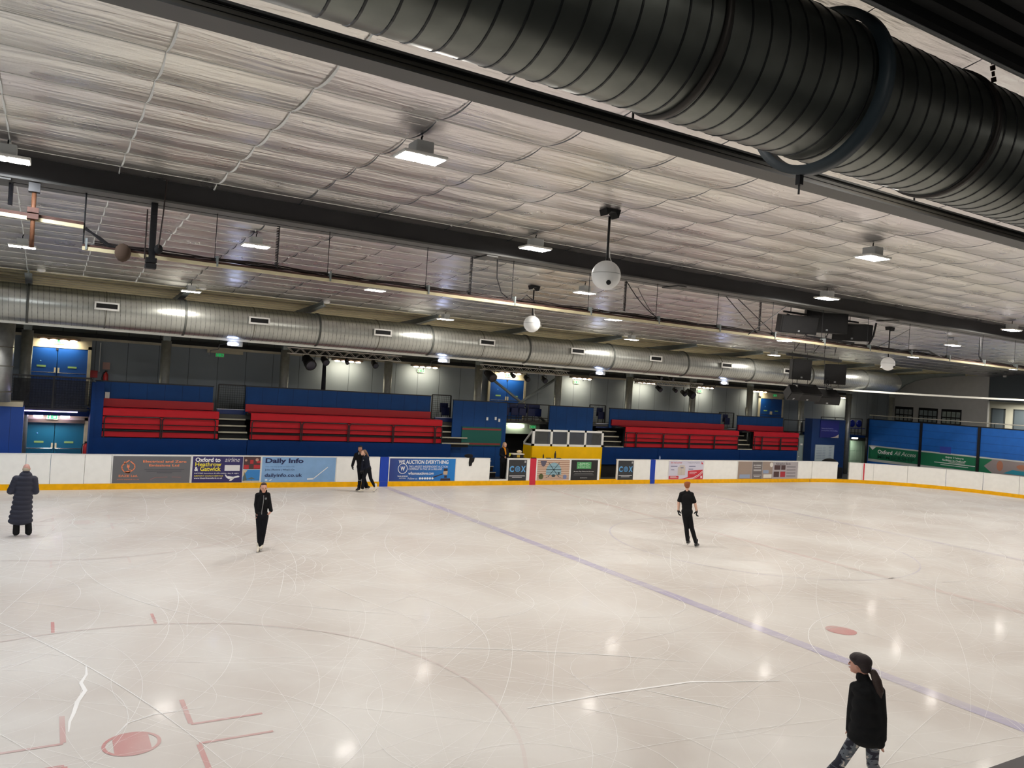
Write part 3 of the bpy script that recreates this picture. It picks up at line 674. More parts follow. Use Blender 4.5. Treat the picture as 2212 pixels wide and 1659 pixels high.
def arcbox(name, m, a0, a1, r0, r1, z0, z1, parent=None):
    b = MB(); n = max(2, int((a1-a0)*16)); prev = None
    for k in range(n+1):
        a = a0+(a1-a0)*k/n; cur = [b.bm.verts.new((*arcp(a, r), z)) for r, z in ((r0, z0), (r1, z0), (r1, z1), (r0, z1))]
        if prev:
            for i in range(4): b.bm.faces.new((prev[i], prev[(i+1) % 4], cur[(i+1) % 4], cur[i]))
        else: b.bm.faces.new(cur)
        prev = cur
    b.bm.faces.new(prev[::-1]); return b.build(name, m, parent)
t = thing('goal_line_mark', (*arcp(.43, RR-.01), 0), 'thin red goal-line stripe up the white corner boards', 'stripe')
arcbox('stripe', mat('mark_red', (206, 40, 60), .4), .428, .436, RR-.018, RR-.002, 0, 1.19, t)
b = MB(); b.box(47.05, 47.15, 10, RY-.002, .1, 1.17); t = b.build('dasher_board', M_WHITE); tag(t, 'straight end dasher board outside the right edge of the photo', 'rink board')
# yellow kick strip
t = thing('kick_strip', (15, BY, 0), 'long yellow kick strip along the foot of the boards', 'kick strip')
MB().box(-4, 38.2, BY-.022, BY-.0155, 0, .2).build('straight_strip', M_YEL, t)
MB().box(17.06, 17.94, BY-.012, BY+.1, 0, .26).build('gate_sill', M_CAP, t); MB().box(23.09, 24.12, BY-.012, BY+.1, 0, .24).build('gate_sill', M_YEL, t)
arcbox('curved_strip', M_YEL, .0, math.pi/2, RR-.025, RR-.003, 0, .2, t)
for x0, x1, m in ((11.93, 12.29, 'royal_blue'), (19.13, 19.45, 'post_red'), (26.23, 26.53, 'royal_blue')):
    MB().box(x0, x1, BY-.026, BY-.0225, 0, .2).build('painted_block', MATS[m], t)['label'] = 'royal blue block' if m == 'royal_blue' else 'red block'
t = thing('near_board_cap', (10, 3.75, 1.1), 'dark grey top of the near boards, a wedge at the bottom right corner', 'rink board')
MB().box(-8, 30, 3.55, 3.82, 1.12, 1.2).build('cap', mat('near_cap', (66, 62, 64), .5), t); MB().box(-8, 30, 3.62, 3.72, 0, 1.12).build('panel', M_WHITE, t)
# ------------------------------------------------------------------ far stands
SY = 31.95
def bank(x0, x1, bx0, bx1, lab, rails, bases):
    t = thing('folded_bench_bank', ((x0+x1)/2, SY, .1), lab, 'bench seating')
    for a, c in bases: MB().box(a, c, SY, SY+.08, .75, 1.63).build('base_panel', M_BLUE2, t); MB().box(a, c, SY+.1, SY+.16, .1, .75).build('base_void', M_BLKM, t)
    for i, (z0, z1) in enumerate(((2.42, 2.69), (2.14, 2.39), (1.95, 2.11), (1.66, 1.85))):
        MB().box(x0, x1, SY+.02+(.0 if i else -.02), SY+.06, z0, z1).build('bench_front', M_RED, t, .008)
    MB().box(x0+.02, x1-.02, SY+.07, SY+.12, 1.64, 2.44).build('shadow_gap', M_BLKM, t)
    MB().box(x0, x1, SY+.1, SY+.62, 2.685, 2.7).build('bench_top', M_RED, t)
    MB().box(bx0, bx1, SY+.62, SY+.7, 2.72, 3.02).build('rear_bench', M_RED_D, t)
    MB().box(bx0, bx1, SY+.3, SY+.62, 2.6, 2.68).build('rear_gap', M_BLKM, t)
    for a, c in rails:
        b = MB(); y = SY-.05; r = .1
        path = [(a, y, 1.63), (a, y, 2.4-r)]+[(a+r-r*math.cos(k*math.pi/8), y, 2.4-r+r*math.sin(k*math.pi/8)) for k in range(1, 5)]
        path += [(c-r+r*math.sin(k*math.pi/8), y, 2.4-r+r*math.cos(k*math.pi/8)) for k in range(0, 5)]+[(c, y, 1.63)]
        b.tube(path, .022, 6)
        for z in (2.13, 1.9): b.tube([(a, y, z), (c, y, z)], .014, 5)
        b.build('guard_rail', M_BLK, t)
    return t
def spl(a, c, n): w = (c-a)/n; return [(a+i*w+.03, a+(i+1)*w-.03) for i in range(n)]
bank(1.9, 5.9, 1.85, 5.78, 'red folded bench bank at the left, beside the blue doors', spl(1.93, 5.8, 2), [(1.55, 7.0)])
bank(7.1, 15.46, 7.0, 15.14, 'longest red folded bench bank, left of centre', spl(7.12, 15.1, 4)+[(15.13, 15.44)], [(7.02, 15.95)])
bank(25.95, 34.18, 25.5, 33.6, 'red folded bench bank right of the yellow booth', [(25.97, 26.6)]+spl(26.62, 34.1, 4), [(24.35, 28.2), (28.22, 34.3)])
bank(35.4, 39.25, 34.75, 38.55, 'small red folded bench bank at the right end', [(35.42, 36.0)]+spl(36.02, 39.2, 2), [(34.32, 39.15)])
def steps(x0, x1, lab, zs=(2.42, 2.17, 1.93, 1.68), y=SY+.05, d=.22):
    t = thing('stand_steps', ((x0+x1)/2, y, zs[-1]-.1), lab, 'steps')
    for i, z in enumerate(sorted(zs)):
        MB().box(x0, x1, y+i*d, y+i*d+.1, z-.055, z).build('tread', M_TREAD, t)
        MB().box(x0, x1, y+i*d+.1, y+i*d+.14, z-.25 if i else z-.2, z-.055).build('riser', M_BLKM, t)
    MB().box(x0, x1, y+.85, y+.95, 2.55, 2.76).build('top_step', mat('step_blue', (30, 52, 108), .5), t)
    MB().box(x0, x1, y+.83, y+.95, 2.76, 2.79).build('top_nosing', mat('nosing_white', (196, 200, 214), .4), t)
    return t
steps(5.95, 7.05, 'black steps with cream nosings between the two left red banks')
steps(15.5, 16.9, 'black steps with cream nosings right of the longest red bank'); steps(24.7, 25.9, 'black steps with cream nosings right of the yellow booth')
steps(34.22, 35.36, 'black steps with cream nosings between the two right red banks')
def parapet(x0, x1, z0, z1, lab, y=SY+.72, m=None):
    t = thing('parapet_panel', ((x0+x1)/2, y, z0), lab, 'panel')
    MB().box(x0, x1, y, y+.06, z0, z1).build('panel', m or M_BLUE, t); MB().box(x0-.02, x1+.02, y-.02, y+.08, z1, z1+.045).build('top_rail', M_BLK, t)
    return t
parapet(1.65, 5.75, 2.6, 3.63, 'blue panelled parapet behind the leftmost red bank'); parapet(7.0, 15.15, 2.6, 3.72, 'long blue panelled parapet behind the longest red bank')
parapet(25.4, 33.4, 2.6, 3.58, 'blue panelled parapet behind the third red bank'); parapet(34.75, 38.6, 2.6, 3.52, 'short blue parapet behind the rightmost red bank')
parapet(16.15, 19.0, .1, 3.6, 'tall plain blue wall panel above the green noticeboard', y=32.35); parapet(21.45, 24.1, .1, 3.57, 'tall blue panelled wall behind the yellow booth', y=32.35)
t = thing('side_panel', (1.6, SY+.3, .1), 'dark blue side panel between the blue doors and the left red bank', 'panel')
MB().box(1.5, 1.62, SY-.02, 33.0, .1, 3.6).build('panel', M_BLUE2, t); MB().box(1.6, 1.9, SY+.04, SY+.1, 1.6, 3.6).build('front_strip', M_BLUE2, t)
struct(MB().box(1.5, 19, 32.7, 35.2, 2.4, 2.58).build('floor_upper', mat('upper_floor', (70, 70, 68), .8))); struct(MB().box(19, 40, 32.75, 35.2, 2.64, 2.74).build('floor_upper_right', MATS['upper_floor']))
struct(MB().box(-3, 1.5, 32.9, 35.2, 2.3, 2.62).build('floor_landing', M_BLUE2))
# green noticeboard
t = thing('notice_board', (17.65, 32.3, 1.6), 'green noticeboard with two red strips on the blue wall', 'noticeboard')
MB().box(16.65, 18.75, 32.3, 32.34, 1.55, 2.42).build('board', mat('board_green', (8, 88, 78), .7), t)
for z in (1.6, 2.28): MB().box(16.65, 18.7, 32.285, 32.3, z, z+.08).build('red_strip', mat('strip_red', (128, 50, 44), .6), t)
for x, z in ((17.9, 2.75), (18.35, 2.78), (18.55, 2.7)):
    tag(MB().box(x, x+.09, 32.31, 32.35, z, z+.14).build('socket_box', M_WHT), 'small white socket box on the tall blue wall, ' + {17.9: 'left', 18.35: 'middle', 18.55: 'right'}[x]+' one of three', 'socket')
tag(MB().box(1.62+.35, 2.12, SY+.7, SY+.72, 2.98, 3.25).build('paper_notice', M_WHT), 'torn white paper on the blue parapet above the left red bank', 'paper')
# mesh gates
def mesh_gate(x0, x1, z0, z1, y, lab, mesh=True, n=9):
    t = thing('mesh_gate', ((x0+x1)/2, y, z0), lab, 'railing'); b = MB()
    for a, c in (((x0, z0), (x0, z1)), ((x1, z0), (x1, z1)), ((x0, z1), (x1, z1)), ((x0, z0+.08), (x1, z0+.08))): b.bar((a[0], y, a[1]), (c[0], y, c[1]), .05)
    b.build('frame', M_BLK, t)
    if mesh:
        b = MB(); s = .09; k = x0+s
        while k < x1: b.bar((k, y, z0+.1), (k, y, z1), .008); k += s
        k = z0+.1+s
        while k < z1: b.bar((x0, y, k), (x1, y, k), .008); k += s
        b.build('wire_mesh', M_BLKM, t)
    return t
mesh_gate(6.0, 7.05, 2.62, 3.75, 32.95, 'black mesh gate above the left steps'); mesh_gate(15.35, 16.3, 2.62, 3.8, 32.95, 'black mesh gate above the steps right of the longest bank')
mesh_gate(24.3, 25.3, 2.62, 3.72, 32.95, 'black gate frame above the steps right of the booth'); mesh_gate(33.55, 34.7, 2.62, 3.68, 32.95, 'black gate frame between the two right parapets', True)
t = mesh_gate(-.95, 1.5, 2.5, 3.72, 32.3, 'black mesh balcony railing in front of the upper left blue doors')
MB().box(-.9, 1.4, 32.28, 32.31, 2.5, 3.62).build('infill_mesh', mat('mesh_haze', (26, 28, 34), .7, alpha=.6), t)
for x in (.28,): MB().box(x, x+.06, 32.27, 32.32, 2.4, 3.72).build('post', M_BLK, t)
tag(MB().box(-.65, 1.1, 32.24, 32.27, 2.47, 2.505).build('led_strip', mat('led_violet', (206, 190, 255), emit=6)), 'glowing violet-white LED strip under the balcony railing', 'light')
def railing(x0, x1, z0, z1, y, lab, n=4):
    t = thing('railing', ((x0+x1)/2, y, z0), lab, 'railing'); b = MB()
    for k in range(n+1): x = x0+(x1-x0)*k/n; b.tube([(x, y, z0), (x, y, z1)], .025, 6)
    b.build('posts', M_BLK, t); b = MB()
    for z in (z1, z0+.15): b.tube([(x0, y, z), (x1, y, z)], .025, 6)
    b.build('rails', M_BLK, t); return t
railing(19.0, 21.4, 2.8, 3.6, 32.4, 'black railing in front of the blue seats at the centre', 2); railing(38.6, 41.2, 2.6, 3.45, 32.6, 'black railing right of the rightmost parapet', 2)
# blue tip-up seats
s0 = None
SL = [(19.35, 'leftmost of the five blue tip-up seats behind the central railing'), (19.85, 'second of the five blue tip-up seats behind the central railing'), (20.3, 'middle one of the five blue tip-up seats behind the central railing'), (20.8, 'fourth of the five blue tip-up seats behind the central railing'), (21.2, 'rightmost of the five blue tip-up seats behind the central railing'), (16.1, 'blue tip-up seat behind the gate right of the longest red bank'), (25.15, 'blue tip-up seat behind the gate right of the booth'), (34.3, 'blue tip-up seat behind the gate between the right parapets')]
for x, lab in SL:
    loc = (x, 33.15, 2.6 if x in (16.1,) else 2.74)
    if s0 is None:
        t = s0 = thing('tip_up_seat', loc, lab, 'seat'); M_SEAT = mat('seat_blue', (14, 28, 78), .35)
        MB().box(x-.21, x+.21, 33.2, 33.24, 3.14, 3.58).build('backrest', M_SEAT, t, .015); MB().box(x-.2, x+.2, 33.02, 33.08, 3.0, 3.38).build('folded_seat', M_SEAT, t, .015)
        for sx in (-.15, .15): MB().tube([(x+sx, 33.12, 2.74), (x+sx, 33.12, 3.2)], .018, 6).build('leg', M_BLK, t)
    else: dup(s0, loc, lab)
# ------------------------------------------------------------------ far wall and its doors
struct(MB().box(-12, 53, 35.2, 35.35, 0, 7.0).build('wall_back', M_WALL), 'grey panelled far wall')
for y0, y1, z0, z1, m, nm in ((34.85, 35.0, 5.16, 5.26, M_CREAM, 'trim_1'), (34.6, 35.15, 5.27, 5.42, M_BLKM, 'trim_2'), (33.35, 33.55, 5.72, 5.86, M_CREAM, 'trim_3'), (33.3, 33.34, 6.2, 6.34, M_CREAM, 'trim_4')):
    struct(MB().box(-12, 47, y0, y1, z0, z1).build(nm, m), {'trim_1': 'cream rail along the top of the grey wall', 'trim_2': 'black cable trough above the cream rail', 'trim_3': 'cream eaves beam between columns', 'trim_4': 'upper cream eaves beam'}[nm])
struct(MB().box(-12, -11.8, -5, 36, -.1, 8).build('wall_left', M_WALL)); struct(MB().box(-12, 57, -5, -4.8, 0, 8).build('wall_near', mat('wall_near', (150, 150, 150), .8)))
def doors(nm, x0, x1, z0, z1, y, col, lab, zbar, transom=True):
    t = thing(nm, ((x0+x1)/2, y, z0), lab, None, kind='structure'); xm = (x0+x1)/2; D = mat(col[0], col[1], .4)
    for a, c in ((x0, xm-.01), (xm+.01, x1)):
        lf = MB().box(a, c, y, y+.05, z0, z1).build('door_leaf', D, t)
        mx = (a+c)/2
        MB().box(mx-.15, mx+.15, y-.012, y, zbar+.12, zbar+.19).build('push_sign', mat('sign_lime', (150, 190, 120), .5), lf)
        MB().tube([(a+.04, y-.05, zbar-.08), (c-.04, y-.05, zbar-.08)], .018, 6).build('push_bar', M_CHROME, lf)
        hx = xm+(.06 if a > xm else -.06); MB().box(hx-.03, hx+.03, y-.04, y, zbar-.08, zbar+.12).build('latch', mat('latch_cream', (214, 204, 174), .4), lf)
    b = MB(); b.box(x0-.12, x0, y-.03, y+.06, z0, z1+.12); b.box(x1, x1+.12, y-.03, y+.06, z0, z1+.12); b.box(x0-.12, x1+.12, y-.03, y+.06, z1, z1+(.38 if transom else .12)); b.build('door_frame', M_CREAM, t)
    MB().ball((xm-.55, y-.005, z0+(z1-z0)*.75), (.035, .006, .035), 1).build('round_sign', mat('sign_blue', (90, 150, 210), .4), t)
    MB().box(xm-.06, xm+.02, y-.05, y, z1-.09, z1-.02).build('closer', M_CHROME, t)
    return t
DB = ('door_blue', (14, 72, 148))
doors('door_1', -.62, 1.42, 2.62, 4.78, 34.9, DB, 'upper pair of blue exit doors at the left', 3.9)
doors('door_2', -.5, 1.4, .1, 2.08, 33.7, ('door_teal', (22, 104, 140)), 'lower pair of teal blue doors at the left', 1.12, False)
doors('door_3', 19.45, 21.45, 2.6, 4.75, 34.95, DB, 'pair of blue exit doors at the centre behind the crossed braces', 3.75); doors('door_4', 39.1, 41.1, 2.6, 4.68, 34.95, DB, 'small pair of blue exit doors at the right', 3.75)
# lobby under the landing at left
struct(MB().box(1.52, 1.6, 33.0, 35.2, .1, 2.3).build('wall_lobby', M_CREAM)); struct(MB().box(1.42, 1.55, 33.4, 33.7, .1, 2.1).build('trim_5', M_CREAM))
struct(MB().box(-3, 1.5, 33.75, 33.85, 2.08, 2.4).build('trim_6', mat('lobby_cream', (206, 192, 150), .6)), 'cream lintel above the lower left doors')
struct(MB().box(-3, 1.5, 33.5, 33.6, 2.0, 2.12).build('trim_7', mat('lintel_brown', (88, 76, 68), .6)))
for i, x in enumerate((-.1, .75)): tag(MB().box(x-.15, x+.15, 33.35, 33.5, 2.2, 2.3).build('lobby_light', mat('lobby_glow', (240, 215, 255), emit=14)), 'glowing ceiling light above the lower doors, '+('left' if not i else 'right')+' one', 'light')
# left blue wall
t = thing('plinth_wall', (-2.5, 31.4, .1), 'bright blue boxed-in wall under the riser duct at the left edge', 'panel')
MB().box(-6, -.52, 31.35, 32.2, .1, 2.66).build('panel', mat('panel_blue_bright', (12, 66, 152), .5, groove=(0, -.9, .5, .012)), t); MB().box(-6, -.56, 31.3, 32.3, 2.66, 2.82).build('top_slab', M_CREAM, t)
# exit signs
def exit_sign(x, y, z, lab, w=.36):
    t = thing('exit_sign', (x, y, z), lab, 'exit sign'); MB().box(x-w/2, x+w/2, y, y+.05, z, z+.17).build('case', mat('sign_case', (190, 220, 180), .4), t)
    MB().box(x-w/2+.03, x+w/2-.03, y-.01, y, z+.03, z+.15).build('panel', M_GREEN, t)
    b = MB(); b.bm.faces.new([b.bm.verts.new((x+a, y-.014, z+c)) for a, c in ((.03, .07), (.08, .07), (.08, .05), (.12, .09), (.08, .13), (.08, .11), (.03, .11))]); b.box(x-.1, x-.06, y-.014, y-.011, z+.045, z+.12); b.ball((x-.07, y-.012, z+.135), .012, 1)
    b.build('pictogram', W_, t)
for x, y, z, lab in ((.42, 34.8, 4.93, 'green exit sign over the upper left doors'), (6.35, 35.1, 4.86, 'small green exit sign on the grey wall above the left mesh gate'), (15.66, 35.1, 4.8, 'green exit sign under the bright wall light left of the centre doors'), (20.44, 34.85, 4.88, 'green exit sign over the centre doors'), (24.88, 35.1, 4.78, 'green exit sign under the wall light right of the centre doors'), (34.01, 35.1, 4.76, 'green exit sign under the wall light left of the right-hand doors'), (40.3, 34.85, 4.82, 'dark green exit sign over the right-hand doors'), (.35, 33.4, 2.13, 'dark green exit sign between the lobby lights'), (21.0, 33.1, 2.38, 'dark green exit sign under the central landing')):
    exit_sign(x, y, z, lab)
# radiant heaters on the far wall
HX = [.41, 11.81, 15.68, 20.41, 24.9, 29.41, 33.99, 38.63, 47.0]; hn = ['over the upper left doors', 'behind the left lighting truss', 'left of the centre doors', 'over the centre doors', 'right of the centre doors', 'behind the right lighting truss', 'left of the right-hand doors', 'beside the right-hand doors', 'at the far right end of the grey wall']
h0 = None
for x, n_ in zip(HX, hn):
    loc = (x, 34.6, 5.08); lab = 'strip of four glowing wall lamps '+n_
    if h0 is None:
        h0 = thing('strip_lamp', loc, lab, 'wall light'); MB().box(x-.72, x+.72, 34.6, 34.8, 5.08, 5.16).build('housing', mat('lamp_brown', (120, 98, 84), .5), h0)
        for k in range(4): MB().ball((x-.5+.33*k, 34.62, 5.06), (.13, .05, .035), 2).build('bulb', mat('bulb_warm', (255, 236, 200), emit=26), h0)
    else: dup(h0, loc, lab)
    ld = bpy.data.lights.get('strip') or bpy.data.lights.new('strip', 'AREA'); ld.shape = 'RECTANGLE'; ld.size = 1.3; ld.size_y = .08; ld.energy = HEATER_W; ld.color = (1, .9, .68); ld.spread = 2.6
    l = bpy.data.objects.new('strip_lamp_light', ld); COL.objects.link(l); l.location = (x, 34.58, 5.0); l.rotation_euler = (math.radians(38), 0, 0)
t = thing('batten_light', (6.5, 34.9, 5.0), 'unlit cream batten light on the grey wall above the left steps', 'wall light'); MB().box(5.8, 7.25, 34.85, 34.95, 5.02, 5.16).build('body', M_CREAM, t, .01)
# bulkhead emergency lights on the curtain track
for i, x in enumerate((5.65, 13.95, 22.0, 30.0)):
    t = thing('bulkhead_light', (x, 29.5, 5.24), 'cold bright bulkhead light hanging below the white track, ' + nth(i, 4), 'light')
    MB().box(x-.1, x+.42, 29.36, 29.46, 5.2, 5.379).build('body', mat('bulkhead_grey', (150, 152, 150), .5), t, .01); MB().ball((x+.08, 29.36, 5.28), (.2, .07, .07), 2).build('lens', M_COOLLIT, t)
    MB().tube([(x-.1, 29.42, 5.28), (x-.35, 29.5, 5.22), (x-.38, 29.5, 5.05), (x-.62, 29.6, 5.0), (x-.65, 29.6, 4.85)], .015, 5).build('cable', M_BLK, t)
# under the central landing
struct(MB().box(19.0, 21.45, 33.2, 33.3, 2.1, 2.64).build('trim_8', mat('pale_green_wall', (150, 168, 150), .6)), 'pale lit lintel under the central landing')
tag(MB().box(19.6, 20.45, 33.05, 33.15, 2.44, 2.55).build('tube_light', M_TUBE), 'glowing tube light under the central landing', 'light')
struct(MB().box(19.0, 21.45, 34.2, 34.3, .1, 2.4).build('wall_recess', M_BLKM))
# crossed braces and fire extinguisher things
t = thing('cross_brace', (20.5, 34.2, 2.6), 'pair of crossed grey steel brace tubes in front of the centre doors', 'brace')
for a, c in (((18.4, 4.95), (22.0, 2.75)), ((18.9, 2.6), (22.6, 5.0))): MB().tube([(a[0], 33.6, a[1]), (c[0], 33.6, c[1])], .065, 10).build('tube', M_GREY, t)
def extinguisher(x, y, z, lab, m=None):
    t = thing('fire_extinguisher', (x, y, z), lab, 'fire extinguisher'); MB().lathe([(.001, 0), (.085, .0), (.09, .05), (.09, .42), (.05, .5), (.03, .54), (.001, .54)], (x, y, z), 'z', 16).build('cylinder', mat('ext_red', (176, 32, 34), .35), t)
    MB().tube([(x, y-.02, z+.54), (x-.1, y-.05, z+.5), (x-.14, y-.05, z+.3), (x-.12, y-.05, z+.1)], .015, 6).build('hose', M_BLK, t); MB().box(x-.04, x+.05, y-.03, y+.03, z+.54, z+.6).build('handle', M_BLK, t)
extinguisher(2.1, 35.1, 3.42, 'red fire extinguisher on the grey wall right of the upper left doors'); extinguisher(1.48, 33.3, .75, 'red fire extinguisher beside the lower left doors'); extinguisher(18.85, 35.1, 3.2, 'red fire extinguisher left of the centre doors'); extinguisher(38.2, 35.1, 2.95, 'red and yellow fire extinguisher left of the right-hand doors')
for x, z, c, lab in ((1.68, 3.85, (200, 60, 60), 'red and white fire point sign by the upper left doors'), (2.1, 4.2, (190, 150, 140), 'small pink notice above the left fire extinguisher'), (18.85, 4.1, (210, 190, 160), 'pale notice above the extinguisher left of the centre doors'), (38.2, 3.9, (214, 190, 170), 'pale notice above the extinguisher left of the right-hand doors')):
    tag(MB().box(x-.13, x+.13, 35.15, 35.19, z-.14, z+.14).build('wall_sign', mat('sign_%d' % c[1], c, .5)), lab, 'sign')
tag(MB().tube([(1.85, 35.1, 3.95), (1.85, 35.1, 5.1)], .02, 6).build('conduit', M_WHT), 'thin white conduit beside the upper left doors', 'pipe')
# lighting trusses
def truss(x0, x1, y, z, lab):
    t = thing('lighting_truss', ((x0+x1)/2, y, z), lab, 'truss'); b = MB()
    for dy, dz in ((0, 0), (.2, 0), (0, .24), (.2, .24)): b.tube([(x0, y+dy, z+dz), (x1, y+dy, z+dz)], .022, 6)
    b.build('chord', M_CHROME2, t); b = MB(); n = int((x1-x0)/.26); w = (x1-x0)/n
    for k in range(n):
        za, zb = (z, z+.24) if k % 2 else (z+.24, z)
        for dy in (0, .2): b.tube([(x0+k*w, y+dy, za), (x0+(k+1)*w, y+dy, zb)], .011, 4)
    b.build('lacing', M_CHROME2, t); return t
M_CHROME2 = mat('truss_alloy', (206, 204, 198), .4, .3)
truss(8.6, 13.6, 32.7, 5.2, 'alloy lighting truss left of centre between columns'); truss(17.7, 22.7, 32.7, 5.12, 'alloy lighting truss above the centre doors'); truss(27.1, 31.9, 32.7, 5.0, 'alloy lighting truss right of centre between columns')
def par(x, y, z, lab, r=.11, lens=False, tilt=.5, up=False, yoke=True):
    t = thing('stage_light', (x, y, z), lab, 'stage light'); d = Vector((.1, -math.cos(tilt), -math.sin(tilt))).normalized(); c = Vector((x, y, z))
    MB().tube([c-d*r*1.3, c+d*r*.9, c+d*r*1.4], r, 14, radii=[r*.75, r, r*1.02]).build('can', M_BLKM, t)
    MB().tube([c+d*r*1.38, c+d*r*1.42], r*.8, 14).build('lens', mat('lens_pale', (190, 192, 180), .2) if lens else mat('lens_dark', (60, 60, 70), .1), t)
    if yoke:
        s = -1 if z > 5.3 else 1; b = MB(); zt = (5.2 if x < 15 else 5.12 if x < 25 else 5.0)+(.24 if s < 0 else 0); b.tube([(x, y, z), (x, 32.71, zt)], .02, 6); b.tube([c+Vector((-r*1.1, 0, 0)), c+Vector((-r*1.1, 0, s*r*1.3)), c+Vector((r*1.1, 0, s*r*1.3)), c+Vector((r*1.1, 0, 0))], .015, 6); b.build('yoke', M_BLK, t)
for a in ((9.45, 32.7, 4.9, 'big black moving-head light under the left end of the left truss', .24), (10.15, 32.75, 5.0, 'black light beside the moving head on the left truss', .15), (11.35, 32.75, 5.62, 'round stage light with pale lens on top of the left truss', .12, True, .1, True), (12.1, 32.75, 5.6, 'black stage light on top of the left truss near its right end', .12, False, .2, True), (12.35, 32.7, 5.0, 'black stage light hanging under the right end of the left truss', .13), (11.1, 32.7, 5.0, 'small black lamp under the middle of the left truss', .08), (18.15, 32.7, 4.88, 'big black moving-head light under the centre truss', .22), (19.95, 32.75, 5.55, 'round stage light with pale lens on top of the centre truss', .11, True, .1, True), (20.85, 32.75, 5.5, 'black stage light on top of the centre truss', .12, False, .2, True), (19.4, 32.7, 4.95, 'small black lamp under the centre truss left part', .1), (20.2, 32.7, 4.85, 'black stage light under the middle of the centre truss', .12), (21.2, 32.7, 4.85, 'black stage light at the right part of the centre truss, near the brace', .13), (28.7, 32.75, 5.4, 'left black stage light on top of the right truss', .11, False, .2, True), (29.55, 32.75, 5.38, 'right black stage light on top of the right truss', .11, False, .2, True), (28.65, 32.7, 4.8, 'black stage light under the left half of the right truss', .13), (29.8, 32.7, 4.78, 'flat black lamp under the middle of the right truss', .1), (30.45, 32.7, 4.65, 'black stage light under the right truss beside the moving head', .13), (30.95, 32.7, 4.65, 'big black moving-head light under the right end of the right truss', .2)):
    par(*a)
t = thing('speaker_stand', (10.3, 32.9, 2.6), 'tall black draped pole under the left truss', 'pole'); MB().tube([(10.25, 32.9, 2.6), (10.22, 32.9, 3.6), (10.2, 32.9, 4.95)], .1, 10, radii=[.12, .1, .07]).build('drape', mat('drape', (16, 18, 26), .9), t)
# ------------------------------------------------------------------ booth
t = thing('timekeeper_booth', (22, 32, .1), 'yellow timekeeper booth with white framed smoky windows', 'booth')
MB().box(20.02, 24.15, 31.5, 31.56, .1, 1.66).build('front_panel', mat('booth_yellow', (250, 196, 0), .45, spec=.25, var=.06), t); MB().box(20.0, 20.06, 31.56, 32.3, .1, 1.66).build('side_panel', MATS['booth_yellow'], t)
b = MB(); z0, z1, y = 1.66, 2.45, 31.53
b.box(20.0, 24.2, y-.03, y+.05, z0, z0+.1); b.box(20.0, 24.2, y-.03, y+.05, z1-.09, z1)
for x in (20.0, 21.02, 22.0, 23.02, 24.08): b.box(x, x+.12, y-.03, y+.05, z0, z1)
b.build('window_frame', M_WHT, t)
for x in (20.12, 21.14, 22.12, 23.14): MB().box(x, x+.94, y, y+.015, z0+.1, z1-.09).build('window_pane', M_GLASS, t)
b = MB(); b.bar((20.03, 31.56, z1-.05), (20.03, 32.3, z0+.1), .06, .07); b.bar((20.03, 31.56, z0+.05), (20.03, 32.3, z0+.05), .06, .08); b.build('side_frame', M_WHT, t)
MB().box(20.02, 24.15, 31.56, 32.28, .1, .5).build('bench', M_BLKM, t)
# gate steps and bench items
t = thing('gate_steps', (17.4, 30.9, .1), 'dark steps with pale edges seen through the gate gap left of the helper', 'steps')
for i, z in enumerate((.45, .7, .92)):
    MB().box(16.6, 17.95, 31.2+.25*i, 31.25+.25*i, z-.03, z).build('tread', M_TREAD, t); MB().box(16.6, 17.95, 31.25+.25*i, 31.3+.25*i, z-.25, z-.03).build('riser', M_BLKM, t)
t = thing('hung_garment', (16.0, 30.2, .9), 'black gloves and scarf hung over the white board', 'clothing')
MB().prism([(16.0, 30.165, 1.22), (16.25, 30.165, 1.22), (16.22, 30.165, 1.05), (16.14, 30.165, .98), (16.12, 30.165, .86), (16.0, 30.165, .84), (15.98, 30.165, 1.0)], (0, .02, 0)).build('hanging_part', mat('garment', (14, 14, 16), .95), t)
MB().ball((16.0, 30.26, 1.28), (.22, .08, .09), 2).build('bundle', MATS['garment'], t)
t = thing('table', (18.7, 30.75, .1), 'dark table behind the board beside the helper', 'table'); MB().box(18.3, 19.3, 30.5, 31.0, 1.12, 1.16).build('table_top', M_BLKM, t)
for x in (18.34, 19.26): MB().box(x-.02, x+.02, 30.6, 30.9, .1, 1.12).build('leg', M_BLK, t)
tag(MB().box(18.45, 19.0, 30.6, 30.9, 1.162, 1.32).build('equipment_case', mat('case_black', (30, 28, 26), .6)), 'black case with a yellow label on the helper table', 'case')
tag(MB().box(18.65, 18.8, 30.585, 30.6, 1.2, 1.3).build('case_label', mat('label_yellow', (220, 180, 60), .5)), 'yellow label on the front of the black case', 'label')
tag(MB().box(18.42, 19.03, 30.58, 30.92, 1.322, 1.37).build('paper_pile', mat('paper', (222, 214, 200), .7)), 'white papers lying on the black case', 'papers')
tag(MB().ball((18.85, 30.75, 1.45), (.13, .1, .075), 2).build('cream_cap', mat('cream_cloth', (226, 206, 170), .8)), 'cream cloth cap on the paper pile', 'hat')
tag(MB().lathe([(.001, 0), (.03, 0), (.032, .12), (.014, .17), (.014, .2), (.001, .2)], (19.85, 30.25, 1.21), 'z', 14).build('bottle', mat('bottle_dark', (44, 34, 30), .3)), 'dark bottle standing on the igloo board, left of two', 'bottle')
tag(MB().lathe([(.001, 0), (.045, 0), (.048, .2), (.02, .28), (.02, .33), (.001, .33)], (20.5, 30.25, 1.21), 'z', 14).build('bottle', MATS['bottle_dark']), 'taller dark bottle standing on the igloo board, right of two', 'bottle')
